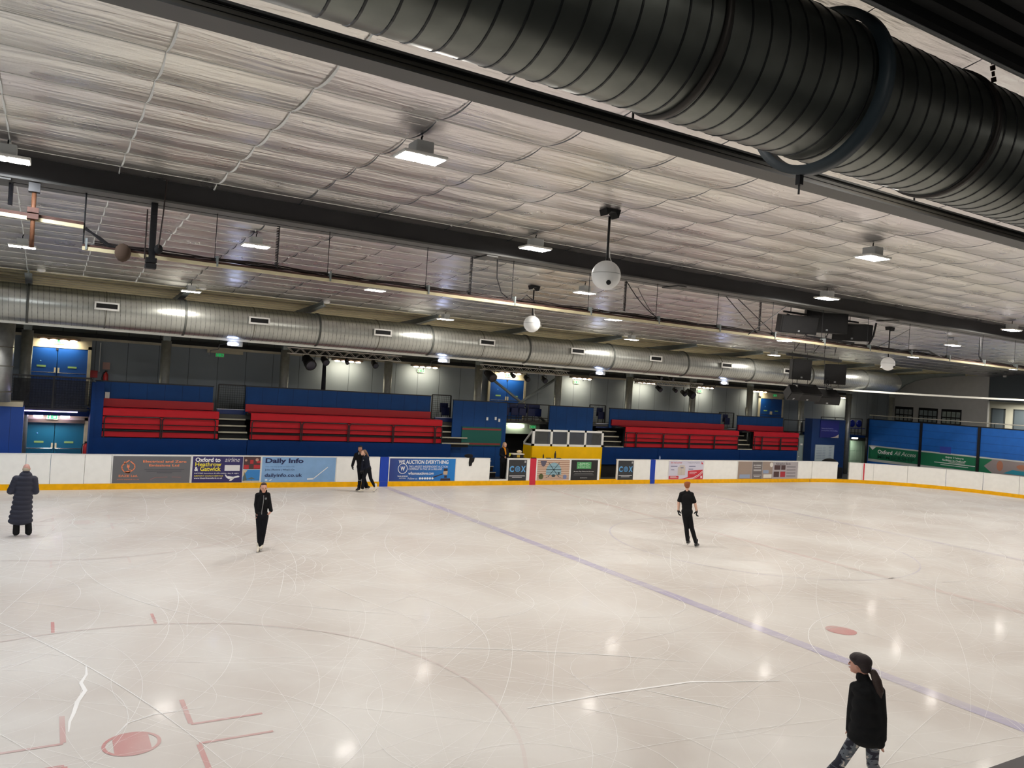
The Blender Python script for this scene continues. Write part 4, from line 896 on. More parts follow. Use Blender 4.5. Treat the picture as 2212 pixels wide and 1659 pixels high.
for x, lab in ((20.05, 'flat black guards lying beside the small bottle'), (20.62, 'flat black guards lying beside the taller bottle'), (19.25, 'dark flat item on top of the red post')):
    tag(MB().box(x-.02, x+.2, 30.2, 30.3, 1.2, 1.235).build('skate_guards', M_BLKM), lab, 'skate guards')
tag(MB().lathe([(.001, 0), (.035, 0), (.035, .12), (.015, .16), (.015, .19), (.001, .19)], (26.85, 30.25, 1.205), 'z', 14).build('water_bottle', mat('bottle_clear', (160, 180, 220), .2)), 'pale blue water bottle on the board right of the blue post', 'bottle')
# ------------------------------------------------------------------ right: cupboard, pillar, lockers, end wall
t = thing('grey_cupboard', (40.0, 32.6, .1), 'pale grey tall cupboard right of the red seats', 'cupboard'); MB().box(39.3, 40.9, 32.35, 32.95, .1, 2.55).build('body', mat('cupboard', (128, 144, 142), .5), t)
MB().box(39.62, 40.55, 32.32, 32.35, .15, 2.4).build('cupboard_door', mat('cupboard_door', (138, 154, 152), .5), t); MB().ball((39.75, 32.3, 1.25), .04, 1).build('knob', M_WHT, t); MB().box(39.85, 40.05, 32.305, 32.32, 1.95, 2.05).build('sticker', M_WHT, t)
t = thing('blue_pillar', (41.7, 32.2, .1), 'wide blue pillar with a banner and a white rota board', 'pillar'); MB().box(40.15, 43.25, 31.75, 32.3, .1, 3.62).build('pillar_body', mat('pillar_blue', (10, 46, 98), .5, var=.08), t)
t = thing('council_banner', (41.9, 31.73, 2.6), 'navy banner with pale writing at the top of the blue pillar', 'banner'); MB().box(40.85, 42.6, 31.71, 31.745, 2.5, 3.55).build('cloth', mat('banner_navy', (30, 34, 112), .5), t)
b = MB(); pl = lambda x, z: (x, 31.7, z); b.text('Oxford City Council is a', 40.95, 3.1, 1.1, .09, pl, .01); b.text('proud partner of this building', 40.95, 2.97, 1.5, .09, pl, .01); b.build('lettering', mat('ink_lilac', (140, 146, 200), .5), t)
MB().prism([(42.6, 31.708, 2.5), (42.6, 31.708, 2.72), (42.3, 31.708, 2.58), (41.8, 31.708, 2.5)], (0, .003, 0)).build('corner_shape', mat('banner_cream', (190, 178, 168), .5), t)
t = thing('rota_board', (41.5, 31.73, 1.1), 'white rota board with rows of writing on the blue pillar', 'noticeboard'); MB().box(40.5, 42.25, 31.71, 31.745, 1.0, 2.05).build('board', mat('rota_white', (170, 184, 190), .4), t)
b = MB()
for i in range(8):
    for j, w in ((0, .5), (1, .25), (2, .25)): b.box(40.6+j*.58, 40.6+j*.58+w, 31.702, 31.709, 1.9-i*.1, 1.915-i*.1)
b.build('writing', mat('ink_slate', (96, 110, 126), .5), t)
tag(MB().box(40.6, 42.2, 31.0, 31.45, .1, .74).build('bench', M_BLKM), 'low black bench behind the boards in front of the blue pillar', 'bench')
t = thing('dark_bag', (41.4, 31.2, .73), 'black and cream bag on the floor behind the boards by the pillar', 'bag'); MB().ball((41.2, 31.2, 1.0), (.7, .25, .28), 3).build('bag_body', MATS['garment'], t); MB().ball((41.6, 31.1, .98), (.3, .15, .12), 2).build('cream_part', MATS['cream_cloth'], t)
lk = None
for i in range(3):
    x = 47.62+i*.62; lab = 'pale green locker column behind the corner boards, ' + ['left', 'middle', 'right'][i]+' of three'
    if lk is None:
        lk = thing('locker', (x, 34.5, .1), lab, 'locker'); MB().box(x, x+.6, 34.5, 35.0, .1, 2.2).build('body', mat('locker_green', (150, 178, 156), .5), lk)
        for k in range(3): MB().box(x+.02, x+.58, 34.48, 34.5, .15+.68*k, .8+.68*k).build('locker_door', mat('locker_door', (158, 186, 164), .5), lk)
    else: dup(lk, (x, 34.5, .1), lab)
struct(MB().box(43.4, 47.85, 33.55, 35.1, 2.46, 2.62).build('floor_gallery', M_BLUE2))
railing(43.3, 47.5, 2.62, 3.72, 33.6, 'black railing above the lockers', 3)
for i, x in enumerate((47.0, 47.75)):
    ch = thing('blue_chair', (x, 34.0, 2.62), 'round-backed royal blue chair behind the railing, '+('left' if not i else 'right')+' one', 'chair'); MB().ball((x, 34.0, 3.38), (.3, .12, .25), 3).build('backrest', mat('chair_royal', (14, 36, 140), .35), ch); MB().box(x-.25, x+.25, 33.7, 34.05, 3.05, 3.1).build('seat', MATS['chair_royal'], ch)
    for sx in (-.2, .2): MB().tube([(x+sx, 33.9, 2.62), (x+sx, 33.9, 3.06)], .02, 6).build('leg', M_BLK, ch)
tag(MB().box(47.2, 47.7, 34.0, 34.1, 2.35, 2.455).build('lobby_light', M_TUBE), 'bright light above the pale green lockers', 'light')
EX = 47.75
t = thing('end_wall_panelling', (EX, 26, 0), 'blue boarded end wall with black posts behind the green banner', 'wall panelling')
MB().box(EX, EX+.1, 12, 33.3, 0, 3.74).build('boards', mat('end_blue', (22, 100, 190), .5, groove=(2, .05, .46, .012), var=.08), t); MB().box(EX-.02, EX+.14, 12, 33.35, 3.74, 3.79).build('top_edge', M_BLK, t)
for y in (33.3, 29.55, 25.95, 22.3, 18.6): MB().box(EX-.1, EX-.005, y-.07, y+.07, 0, 3.76).build('post', M_BLK, t)
t = thing('oxford_banner', (EX-.02, 27, 1.3), 'long green Oxford All Access Membership banner on the end wall', 'banner')
def EP(lift): return lambda s, z: (EX-lift, 33.2-s, z)
def ef(name, m, polys, lift):
    b = MB(); q = EP(lift)
    for P in polys: b.bm.faces.new([b.bm.verts.new(q(x, z)) for x, z in P])
    return b.build(name, m, t)
ef('banner_cloth', ink('banner_border', (196, 202, 200)), [rc(.02, 16, .95, 2.02)], .01); ef('green_field', ink('banner_green', (34, 118, 84)), [rc(.05, 9.0, 1.12, 1.93)], .016); ef('green_field', ink('banner_green', (34, 118, 84)), [rc(9, 16, 1.05, 1.2)], .016)
b = MB(); q = EP(.022)
b.text('Oxford', .72, 1.78, 1.05, .26, q, .03); b.text('All Access', 1.9, 1.8, 1.5, .26, q, -.005, .35); b.text('Enjoy 3 leisure', 5.3, 1.83, 1.1, .13, q, .02); b.text('facilities in Oxford*', 5.1, 1.66, 1.45, .13, q, .02); b.build('lettering', W_, t)
ef('small_print', W_, [rc(5.5, 6.5, 1.47, 1.49), rc(4.6, 7.1, 1.38, 1.42), rc(5.0, 6.7, 1.27, 1.3)], .022)
b = MB(); b.text('MEMBERSHIP', .72, 1.46, 2.6, .27, q, .03); b.build('lettering', ink('deep_green', (20, 76, 58)), t)
ef('corner_badge', W_, [[(.08, 1.95), (.6, 1.95), (.34, 1.72)]], .022)
ef('photo_strip', ink('photo_grey', (150, 140, 140)), [[(7.6, 1.5), (8.1, 1.94), (16, 1.94), (16, 1.2), (8.1, 1.12)]], .02)
ef('photo_pool', ink('pool_teal', (40, 142, 166)), [[(8.7, 1.2), (9.2, 1.45), (10.4, 1.4), (10.6, 1.2)]], .024); ef('photo_figure', ink('photo_skin', (176, 120, 96)), [circ(8.5, 1.6, .18, 12, .3), circ(9.7, 1.65, .3, 12, .14), circ(11.1, 1.55, .22, 12, .3), circ(12.6, 1.5, .25, 12, .3)], .025)
ef('photo_dark', ink('photo_navy', (40, 62, 84)), [[(10.6, 1.22), (10.2, 1.55), (10.6, 1.9), (11.0, 1.9), (10.9, 1.4)], rc(11.3, 11.5, 1.25, 1.9)], .026)
tag(MB().box(EX-.02, EX-.004, 27.6, 28.3, 2.0, 2.4).build('paper_notice', mat('lilac_sheet', (50, 72, 170), .5)), 'faint lilac square on the blue end wall between posts', 'paper')
t = thing('end_handrail', (EX+.2, 26, 3.79), 'pale handrail running along the top of the blue end wall', 'railing'); b = MB()
b.tube([(EX+.1, 33.3, 4.02), (EX+.1, 12, 4.02)], .03, 8); b.build('handrail', mat('rail_pale', (200, 198, 190), .4), t); b = MB()
for k in range(8): b.tube([(EX+.1, 33-2.6*k, 3.78), (EX+.1, 33-2.6*k, 4.02)], .02, 6)
b.build('posts', M_BLK, t)
# gable wall, recess, windows
GX = 53.0; GW = mat('gable_grey', (196, 196, 194), .8, var=.05)
struct(MB().box(GX, GX+.2, 28.4, 36, 0, 9).build('wall_right', GW), 'plain grey end gable wall'); 
struct(MB().box(57, 57.2, 3, 36, 2.5, 9).build('wall_recess_right', mat('recess_white', (196, 194, 180), .7)), 'pale lit wall of the recess at the right'); struct(MB().box(GX, 57, 3, 28.35, 5.45, 9).build('wall_bulkhead', mat('bulkhead_slate', (84, 92, 98), .8)), 'slate blue bulkhead above the recess')
struct(MB().box(EX+.15, 57, 3, 36, 2.45, 2.6).build('floor_balcony', MATS['upper_floor']))
for i, y1 in enumerate((34.85, 33.06, 31.43)):
    w = 1.36; y0 = y1-w; t = thing('window_%d' % (i+1), (GX, (y0+y1)/2, 3.75), 'black framed window full of small posters on the gable wall, '+['left', 'middle', 'right'][i], None, kind='structure')
    b = MB(); b.box(GX-.06, GX-.02, y0, y1, 3.7, 4.75); b.build('window_frame', M_BLKM, t)
    b = MB()
    for r in range(2):
        for c in range(4):
            yy = y1-.08-c*.32; b.box(GX-.075, GX-.062, yy-.26, yy, 3.78+.44*r, 4.14+.44*r)
    b.build('poster_pane', mat('poster_%d' % i, ((150, 158, 158), (144, 156, 156), (152, 164, 156))[i], .6, var=.3, vscale=4), t)
for i, (y0, y1) in enumerate(((30.15, 29.4), (28.7, 27.9))):
    t = thing('door_%d' % (5+i), (56.9, (y0+y1)/2, 2.6), 'grey-blue door in the lit recess at the right, '+('left' if not i else 'right')+' one', None, kind='structure')
    MB().box(56.92, 56.98, y1, y0, 2.6, 4.95).build('door_leaf', mat('recess_door', (88, 98, 106), .4), t); b = MB(); b.box(56.9, 56.99, y0, y0+.08, 2.6, 5.03); b.box(56.9, 56.99, y1-.08, y1, 2.6, 5.03); b.box(56.9, 56.99, y1-.08, y0+.08, 4.95, 5.03); b.build('door_frame', mat('recess_frame', (60, 66, 70), .5), t)
tag(MB().ball((55, 26.3, 5.4), (.15, .15, .05), 2).build('downlight', M_TUBE), 'bright downlight in the recess ceiling at the right edge', 'light')
tag(MB().box(GX-.12, GX-.02, 27.3, 27.5, 7.0, 7.2).build('alarm_box', M_WHT), 'small pale box high on the slate bulkhead', 'box')
ld = bpy.data.lights.new('recess', 'AREA'); ld.size = 1.5; ld.energy = 190; ld.color = (1, .95, .82); l = bpy.data.objects.new('recess_light', ld); COL.objects.link(l); l.location = (55.2, 27.8, 5.38)
for x, y in ((19.9, 32.6), ): pass
ld = bpy.data.lights.new('locker_fill', 'AREA'); ld.size = .4; ld.energy = 14; ld.color = (1, .96, .85); l = bpy.data.objects.new('locker_fill_lamp', ld); COL.objects.link(l); l.location = (47.6, 33.8, 2.3)  # fill light added under the gallery to brighten the lockers
ld = bpy.data.lights.new('lobby', 'AREA'); ld.size = .5; ld.energy = 20; ld.color = (1, .9, .8); l = bpy.data.objects.new('lobby_lamp', ld); COL.objects.link(l); l.location = (.35, 33.1, 2.28)
# ------------------------------------------------------------------ hanging lighting bar, cables, globes, speakers
t = thing('lighting_bar', (20, 14.9, 6.1), 'long cream and rusty lighting bar with cables hung below the main beam', 'lighting bar')
def bz(x): return 6.235-.0045*x+.00006*x*x
xs_ = [.42, 6, 12, 18, 24, 30, 36, 42, 48]; b = MB(); b2 = MB()
for x0, x1 in zip(xs_, xs_[1:]): b.bar((x0, 14.88, bz(x0)-.03), (x1, 14.88, bz(x1)-.03), .05, .06); b2.bar((x0, 14.98, bz(x0)+.02), (x1, 14.98, bz(x1)+.02), .2, .04)
b.build('cream_channel', mat('channel_cream', (206, 196, 160), .5, var=.15), t); b2.build('tray', mat('tray_brown', (78, 52, 44), .8, var=.4, vscale=5), t)
rc_ = random.Random(5); b = MB()
for k in range(5):
    ph = rc_.uniform(0, 9); b.tube([(x, 14.95+.03*math.sin(x*1.3+ph)+.015*k, bz(x)+.06+.025*math.sin(x*2.1+ph*2)+.012*k) for x in [.6+i*.5 for i in range(92)]], .013, 5)
b.build('cable_bundle', mat('cable_dark', (44, 34, 32), .8), t)
for k, x in enumerate([.44+2.07*i for i in range(22)]):
    b = MB(); b.tube([(x, 14.95, bz(x)+.02), (x, 14.95, 7.16)], .008, 5); b.build('hanger_rod', M_BLK, t)
    b = MB(); b.box(x+.02, x+.05, 14.84, 15.0, bz(x)-.05, bz(x)+.14); b.build('bracket', M_GREY, t)
t = thing('lighting_bar', (-2, 14.9, 6.62), 'short higher piece of cream and rusty lighting bar at the left edge', 'lighting bar')
MB().bar((-6, 14.88, 6.7), (.42, 14.88, 6.55), .05, .06).build('cream_channel', MATS['channel_cream'], t); MB().bar((-6, 14.98, 6.76), (.42, 14.98, 6.61), .2, .05).build('tray', MATS['tray_brown'], t)
MB().tube([(.43, 14.95, 7.13), (.43, 14.95, 6.2)], .01, 5).build('hanger_rod', M_BLK, t)
b = MB()
for k in range(4): b.tube([(.45, 14.9, 6.55-.01*k), (.62+.015*k, 14.9, 6.42), (.78+.02*k, 14.9, 6.3), (1.0+.04*k, 14.9, 6.24), (1.3, 14.92, 6.28)], .018, 6)
tag(b.build('cable_loop', M_BLK), 'thick black cables sagging between the two lighting bar pieces', 'cable')
t = thing('scaffold_tube', (-.28, 14.8, 6.05), 'rusty brown scaffold tube clamped to the main beam at the left', 'scaffold tube')
MB().tube([(-.3, 14.8, 7.12), (-.29, 14.8, 6.1)], .035, 10).build('tube', M_WOOD, t); MB().box(-.38, -.22, 14.72, 14.88, 6.98, 7.12).build('top_clamp', M_BLK, t)
for z in (6.6, 6.7): MB().box(-.38, -.22, 14.73, 14.88, z-.05, z+.03).build('coupler', MATS['tray_brown'], t)
t = thing('hanger_post', (1.47, 14.9, 6.0), 'black steel post dropping from the main beam to the lighting bar', 'post')
MB().box(1.42, 1.52, 14.85, 14.95, 6.15, 7.13).build('post', M_BLK, t); MB().tube([(1.36, 14.85, 7.0), (1.36, 14.85, 6.15)], .012, 5).build('cord', MATS['cable_dark'], t)
for dz in (0, .1): MB().box(1.38, 1.55, 14.8, 14.98, 6.0+dz, 6.08+dz).build('clamp', M_BLKM, t)
t = thing('pulley_rope', (1.62, 14.62, 6.3), 'rope and pulley hanging in front of the main beam near the left post', 'rope')
MB().tube([(1.6, 14.55, 7.5), (1.58, 14.6, 6.9), (1.55, 14.7, 6.35)], .012, 5).build('rope', MATS['cable_dark'], t); MB().ball((1.56, 14.75, 6.33), (.07, .05, .09), 2).build('pulley', M_BLKM, t)
tag(MB().ball((1.02, 14.8, 6.2), (.13, .1, .16), 2).build('rag_bundle', mat('rag_brown', (74, 58, 46), .9)), 'brown rag bundle knotted round the lighting bar', 'rag')
def coil(x, z0, z1, lab, y=14.95, r=.028):
    P = []; n = 26; 
    for i in range(n*8+1): a = i/8*2*math.pi; P.append((x+r*math.cos(a), y+r*math.sin(a), z1+(z0-z1)*i/(n*8)))
    tag(MB().tube(P, .009, 4).build('coiled_cable', M_BLK), lab, 'cable')
for x, z0, z1, lab in ((-.62, 6.75, 7.1, 'black coiled cable at the left edge of the photo'), (3.6, 6.3, 7.08, 'black coiled cable hanging left of the centre of the main beam'), (7.68, 6.28, 7.08, 'black coiled cable hanging below the beam between the two globes'), (11.86, 6.35, 7.08, 'black coiled cable hanging right of the large globe'), (16.5, 6.3, 7.08, 'black coiled cable hanging left of the speaker cluster')): coil(x, z0, z1, lab)
def loopc(P, lab, r=.012): tag(MB().tube(P, r, 5).build('hanging_cable', M_BLK), lab, 'cable')
def sag(a, c, d, n=10): a = Vector(a); c = Vector(c); return [a.lerp(c, k/n)-Vector((0, 0, d*4*(k/n)*(1-k/n))) for k in range(n+1)]
loopc([(8.3, 14.95, 7.1), (8.32, 14.95, 6.7), (8.45, 14.95, 6.4), (8.7, 14.95, 6.26), (8.95, 14.95, 6.3), (9.1, 14.95, 6.42), (9.4, 14.95, 6.25)], 'loose cable dropping to the bar just left of the rod over the small globe')
loopc(sag((11.9, 14.95, 7.05), (13.3, 14.95, 6.2), .18), 'thicker cable curving down right of the large globe'); loopc(sag((12.2, 14.9, 6.95), (13.0, 14.9, 6.2), .1), 'thinner cable curving down right of the large globe', .008)
loopc(sag((15.2, 14.95, 7.08), (16.6, 14.95, 6.12), .0), 'straight diagonal cable crossing left of the speakers'); loopc(sag((15.6, 14.9, 7.05), (17.3, 14.9, 6.12), 0), 'second straight diagonal cable left of the speakers'); loopc(sag((17.4, 14.85, 7.05), (16.0, 14.85, 6.15), 0), 'cable crossing back down towards the bar left of the speakers')
loopc([(27.2, 14.95, 7.05), (27.2, 14.95, 6.4), (27.4, 14.95, 6.22), (27.9, 14.95, 6.14)], 'thick black cable dropping right of the speaker cluster', .03); loopc([(30.4, 14.95, 7.05), (30.2, 14.95, 6.6), (30.6, 14.95, 6.3), (31.5, 14.95, 6.15)], 'curved cable dropping towards the right part of the bar'); loopc([(40.5, 14.95, 7.1), (40.9, 14.95, 6.6), (41.3, 14.95, 6.16)], 'thick black cable at the right end of the bar', .05)
loopc([(21.6, 15.0, 7.0), (21.5, 15.0, 6.6), (21.2, 15.0, 6.2), (20.6, 15.0, 6.16)], 'thick black cable behind the right speaker', .03); loopc(sag((23.2, 14.95, 6.95), (21.6, 14.95, 6.25), 0), 'thin stay from the beam to the bar right of the speakers', .008)
loopc([(21.8, 14.9, 6.2), (22.4, 14.9, 6.2), (23.2, 14.9, 6.3), (24.2, 14.9, 6.35), (24.9, 14.9, 6.2)], 'black cable humped along the top of the bar right of the speakers', .03)
# globes
def globe(x, y, z, zc, lab, port=None, r=.25):
    t = thing('hanging_globe', (x, y, z-r), lab, 'globe speaker'); MB().ball((x, y, z), r, 4).build('shell', mat('globe_white', (232, 234, 234), .45), t)
    MB().lathe([(r+.001, -.004), (r+.003, 0), (r+.001, .004)], (x, y, z+.02), 'z', 48).build('seam', M_GREY, t); MB().tube([(x, y, z+r-.02), (x, y, zc-.12)], .022, 8).build('pole', M_BLK, t)
    b = MB(); b.prism([(x-.16, y-.1, zc), (x+.16, y-.1, zc), (x+.12, y-.1, zc-.14), (x+.05, y-.1, zc-.05), (x-.05, y-.1, zc-.05), (x-.12, y-.1, zc-.12)], (0, .2, 0)); b.build('ceiling_bracket', M_BLKM, t)
    MB().tube([(x+.03, y, z+r+.25), (x+.06, y, z+r+.06), (x+.12, y, z+r-.04)], .007, 5).build('wire', M_WHT, t)
    if port:
        d = Vector(port).normalized(); c = Vector((x, y, z)); MB().tube([c+d*(r-.03), c+d*(r+.02)], .04, 16).build('port', M_BLKM, t)
globe(8.17, 10.85, 6.37, CZ(10.85)-.03, 'large white globe hanging in front of the main beam', (-.35, -.8, -.62)); globe(12.47, 20.08, 6.29, CZ(20)-.03, 'small white globe left of the large one, beyond the lighting bar'); globe(26.95, 18.14, 6.11, CZ(18)-.03, 'small white globe hanging at the right, near the end wall', (.1, -.85, -.4))
# loudspeakers
M_SPK = mat('speaker_black', (15, 15, 17), .6); M_GRL = mat('grille', (20, 20, 22), .7, bump=.3, bscale=90)
def cab(c, w, h, d, yaw, pitch, lab, tz=.12):
    """front face normal pointing -y turned by yaw, tipped down by pitch; trapezoid plan"""
    c = Vector(c); t = thing('loudspeaker', c, lab, 'loudspeaker'); M = Matrix.Translation(c) @ Matrix.Rotation(yaw, 4, 'Z') @ Matrix.Rotation(pitch, 4, 'X'); b = MB()
    pl = [(-w/2, -d/2), (w/2, -d/2), (w/2-tz, d/2), (-w/2+tz, d/2)]
    b.prism([M @ Vector((x, y, -h/2)) for x, y in pl], (M.to_3x3() @ Vector((0, 0, h)))); b.build('cabinet', M_SPK, t)
    MB().box(-w/2+.03, w/2-.03, -d/2-.015, -d/2, -h/2+.03, h/2-.03, M).build('grille', M_GRL, t); MB().box(-.03, .03, -d/2-.02, -d/2-.015, -h/2+.05, -h/2+.1, M).build('badge', mat('badge_pale', (150, 152, 156), .4), t)
    return t
cab((18.75, 15.65, 6.72), 1.15, .5, .5, -.35, .18, 'left black loudspeaker of the upper hanging cluster'); cab((19.95, 15.6, 6.9), 1.25, .66, .5, -.5, .05, 'middle black loudspeaker of the upper hanging cluster'); cab((21.3, 15.65, 6.72), 1.15, .5, .5, -.75, .18, 'right black loudspeaker of the upper hanging cluster')
t = thing('rigging_frame', (20, 15.7, 6.5), 'black frame and rods carrying the upper loudspeakers', 'frame'); b = MB(); b.bar((18.3, 15.7, 7.05), (21.7, 15.7, 7.05), .05)
b.bar((18.4, 15.66, 6.98), (18.8, 15.66, 6.9), .04)
for x in (18.6, 19.3, 20.6, 21.3): b.tube([(x, 15.7, 7.05), (x, 15.7, 7.5)], .012, 5)
b.bar((19.0, 15.4, 6.38), (21.0, 15.3, 6.34), .05); b.build('bar', M_BLK, t)
S2 = 16.4; LZ = -.2
t = thing('rigging_frame', (20.6, S2, 6.0), 'black spreader bar and wires carrying the lower loudspeakers', 'frame'); MB().bar((19.4, S2, 5.9), (21.9, S2, 5.86), .1, .08).build('spreader', M_BLK, t); b = MB()
for x, dx in ((19.7, .3), (20.2, -.4), (20.6, .35), (21.1, -.3), (21.6, -.2)): b.tube([(x, S2, 6.05), (x+dx, S2-.3, 6.75)], .01, 4); b.tube([(x, S2, 6.0), (x, S2, 6.75)], .008, 4)
for x in (19.6, 20.3, 21.1, 21.8): b.tube([(x, S2, 6.0), (x+.1, S2, 5.0)], .008, 4)
b.build('wires', M_BLK, t)
cab((19.95, S2, 5.46), .62, .62, .4, -.42, .05, 'left upright loudspeaker of the lower hanging cluster', .1); cab((21.6, S2, 5.42), .66, .64, .4, -.66, .05, 'right upright loudspeaker of the lower hanging cluster', .1)
cab((19.7, S2, 4.74), .5, .32, .35, -.1, .75, 'left angled monitor under the lower hanging cluster'); cab((20.5, S2+.1, 4.77), .8, .34, .4, -.5, .85, 'middle dark monitor under the lower hanging cluster'); cab((21.35, S2, 4.68), .75, .34, .35, -.75, .75, 'right angled monitor under the lower hanging cluster')
t = thing('rigging_frame', (20.5, S2, 5.15), 'small bracket frame with hook above the angled monitors', 'frame'); b = MB(); b.bar((19.7, S2, 5.02), (21.6, S2, 4.94), .04); [b.tube([(q, S2, 5.0), (q, S2+.03, 4.75)], .015, 5) for q in (19.7, 20.5, 21.3)]; [b.tube([(q, S2, 5.0), (q, S2, 5.25)], .012, 5) for q in (19.9, 21.5)]; b.tube([(21.2+.09*math.cos(k*.5), S2-.1, 5.14+.09*math.sin(k*.5)) for k in range(14)], .015, 5); b.build('bracket', M_BLK, t)
b = MB().ball((9.45, 4.6, 6.35), .05, 2)
# yellow clamp lamp
t = [o for o in COL.objects if o.name.startswith('yellow_clamp')][0]; t.location = (12.37, 5.9, 6.77); ORG[t.name] = (12.37, 5.9, 6.77)
MB().box(12.3, 12.44, 5.86, 5.96, 6.77, 6.85).build('clamp_body', mat('clamp_yellow', (190, 140, 20), .5), t); MB().box(12.24, 12.5, 5.84, 5.98, 6.85, 6.87).build('clamp_plate', MATS['clamp_yellow'], t); MB().tube([(12.37, 5.91, 6.86), (12.37, 5.91, 7.38)], .01, 5).build('rod', M_BLK, t)
# small ceiling sensors at the foil edge
for i, x in enumerate((-.55, 4.1, 8.35, 13.0, 17.5, 22.2)):
    tag(MB().ball((x+.3, 28.1, CZ(28.1)-.06), (.12, .12, .07), 2).build('ceiling_sensor', M_WHT), 'small white round sensor at the edge of the foil, '+nth(i, 6), 'sensor')
# ------------------------------------------------------------------ people
def blob(name, m, prims, parent, frame, vox=.012, smooth=2):
    """prims: ('e', c, (ru, rv, rz)[, turn]) ellipsoid or ('c', p0, r0, p1, r1) tapered capsule, in (u, v, z)"""
    b = MB(); F = frame
    for p in prims:
        if p[0] == 'e':
            M = F @ Matrix.Translation(p[1]) @ (Matrix.Rotation(p[3], 4, 'Z') if len(p) > 3 else Matrix()) @ Matrix.Diagonal((*p[2], 1)); bmesh.ops.create_icosphere(b.bm, subdivisions=3, radius=1, matrix=M)
        else:
            a, ra, c, rb = Vector(p[1]), p[2], Vector(p[3]), p[4]; n = max(2, int((c-a).length/(min(ra, rb)*.5)))
            for k in range(n+1):
                f = k/n; bmesh.ops.create_icosphere(b.bm, subdivisions=2, radius=ra+(rb-ra)*f, matrix=F @ Matrix.Translation(a.lerp(c, f)))
    me = bpy.data.meshes.new('tmp'); b.bm.to_mesh(me); b.bm.free(); o = bpy.data.objects.new('tmp', me); COL.objects.link(o)
    md = o.modifiers.new('r', 'REMESH'); md.mode = 'VOXEL'; md.voxel_size = vox; bpy.context.view_layer.update()
    ev = o.evaluated_get(bpy.context.evaluated_depsgraph_get()); bm = bmesh.new(); bm.from_mesh(ev.to_mesh()); ev.to_mesh_clear(); bpy.data.objects.remove(o); bpy.data.meshes.remove(me)
    for _ in range(smooth): bmesh.ops.smooth_vert(bm, verts=bm.verts, factor=.5, use_axis_x=True, use_axis_y=True, use_axis_z=True)
    for f in bm.faces: f.smooth = True
    q = MB(); q.bm.free(); q.bm = bm; return q.build(name, m, parent)
def hand(wr, d, side, thumb, curl=.5, s=1.):
    """fingers fan over `side`, thumb leaves towards `thumb`"""
    wr = Vector(wr); d = Vector(d).normalized(); side = Vector(side); side = (side-d*side.dot(d)).normalized(); n = d.cross(side); th = Vector(thumb).normalized(); P = []
    pc = wr+d*.05*s; P.append(('c', tuple(wr), .024*s, tuple(wr+d*.03*s), .028*s))
    for k, (o, L) in enumerate(((-.03, .062), (-.01, .074), (.01, .07), (.029, .055))):
        a = wr+d*.03*s+side*o*.6*s; k0 = wr+d*.085*s+side*o*s; P.append(('c', tuple(a), .016*s, tuple(k0), .012*s))
        k1 = k0+(d*math.cos(curl*.6)+n*math.sin(curl*.6))*L*.5*s; k2 = k1+(d*math.cos(curl*1.6)+n*math.sin(curl*1.6))*L*.45*s
        P += [('c', tuple(k0), .0105*s, tuple(k1), .0095*s), ('c', tuple(k1), .0095*s, tuple(k2), .008*s)]
    t0 = wr+d*.03*s+th*.02*s; t1 = t0+(d*.6+th*.8)*.035*s; t2 = t1+(d*.9+th*.35)*.028*s
    P += [('c', tuple(t0), .014*s, tuple(t1), .011*s), ('c', tuple(t1), .011*s, tuple(t2), .009*s)]; return P
def head(c, face, r=1.):
    """c centre of skull, face = horizontal direction in (u, v)"""
    c = Vector(c); f = Vector((face[0], face[1], 0)).normalized(); s = Vector((-f.y, f.x, 0)); a = math.atan2(f.y, f.x)
    P = [('e', tuple(c), (.098*r, .076*r, .108*r), a), ('e', tuple(c+f*.03*r-Vector((0, 0, .062*r))), (.062*r, .056*r, .06*r), a), ('e', tuple(c+f*.072*r-Vector((0, 0, .1*r))), (.022*r, .024*r, .018*r), a),
         ('c', tuple(c+f*.09*r+Vector((0, 0, .01*r))), .011*r, tuple(c+f*.112*r-Vector((0, 0, .035*r))), .014*r), ('e', tuple(c+f*.088*r-Vector((0, 0, .066*r))), (.012*r, .026*r, .01*r), a)]
    for q in (-1, 1): P += [('e', tuple(c+s*.078*r*q-Vector((0, 0, .02*r))-f*.005), (.02*r, .012*r, .032*r), a)]
    return P
def face_bits(t, F, c, face, r=1.):
    c = Vector(c); f = Vector((face[0], face[1], 0)).normalized(); s = Vector((-f.y, f.x, 0)); b = MB()
    for q in (-1, 1):
        b.ball(F @ (c+f*.088*r+s*.032*r*q-Vector((0, 0, .006*r))), .011*r, 2)
    b.build('eyes', mat('eye_dark', (50, 36, 32), .3), t)
    b = MB(); b.ball(F @ (c+f*.096*r-Vector((0, 0, .068*r))), (.012*r, .02*r, .006*r), 2); b.build('lips', mat('lips', (170, 92, 84), .5), t)
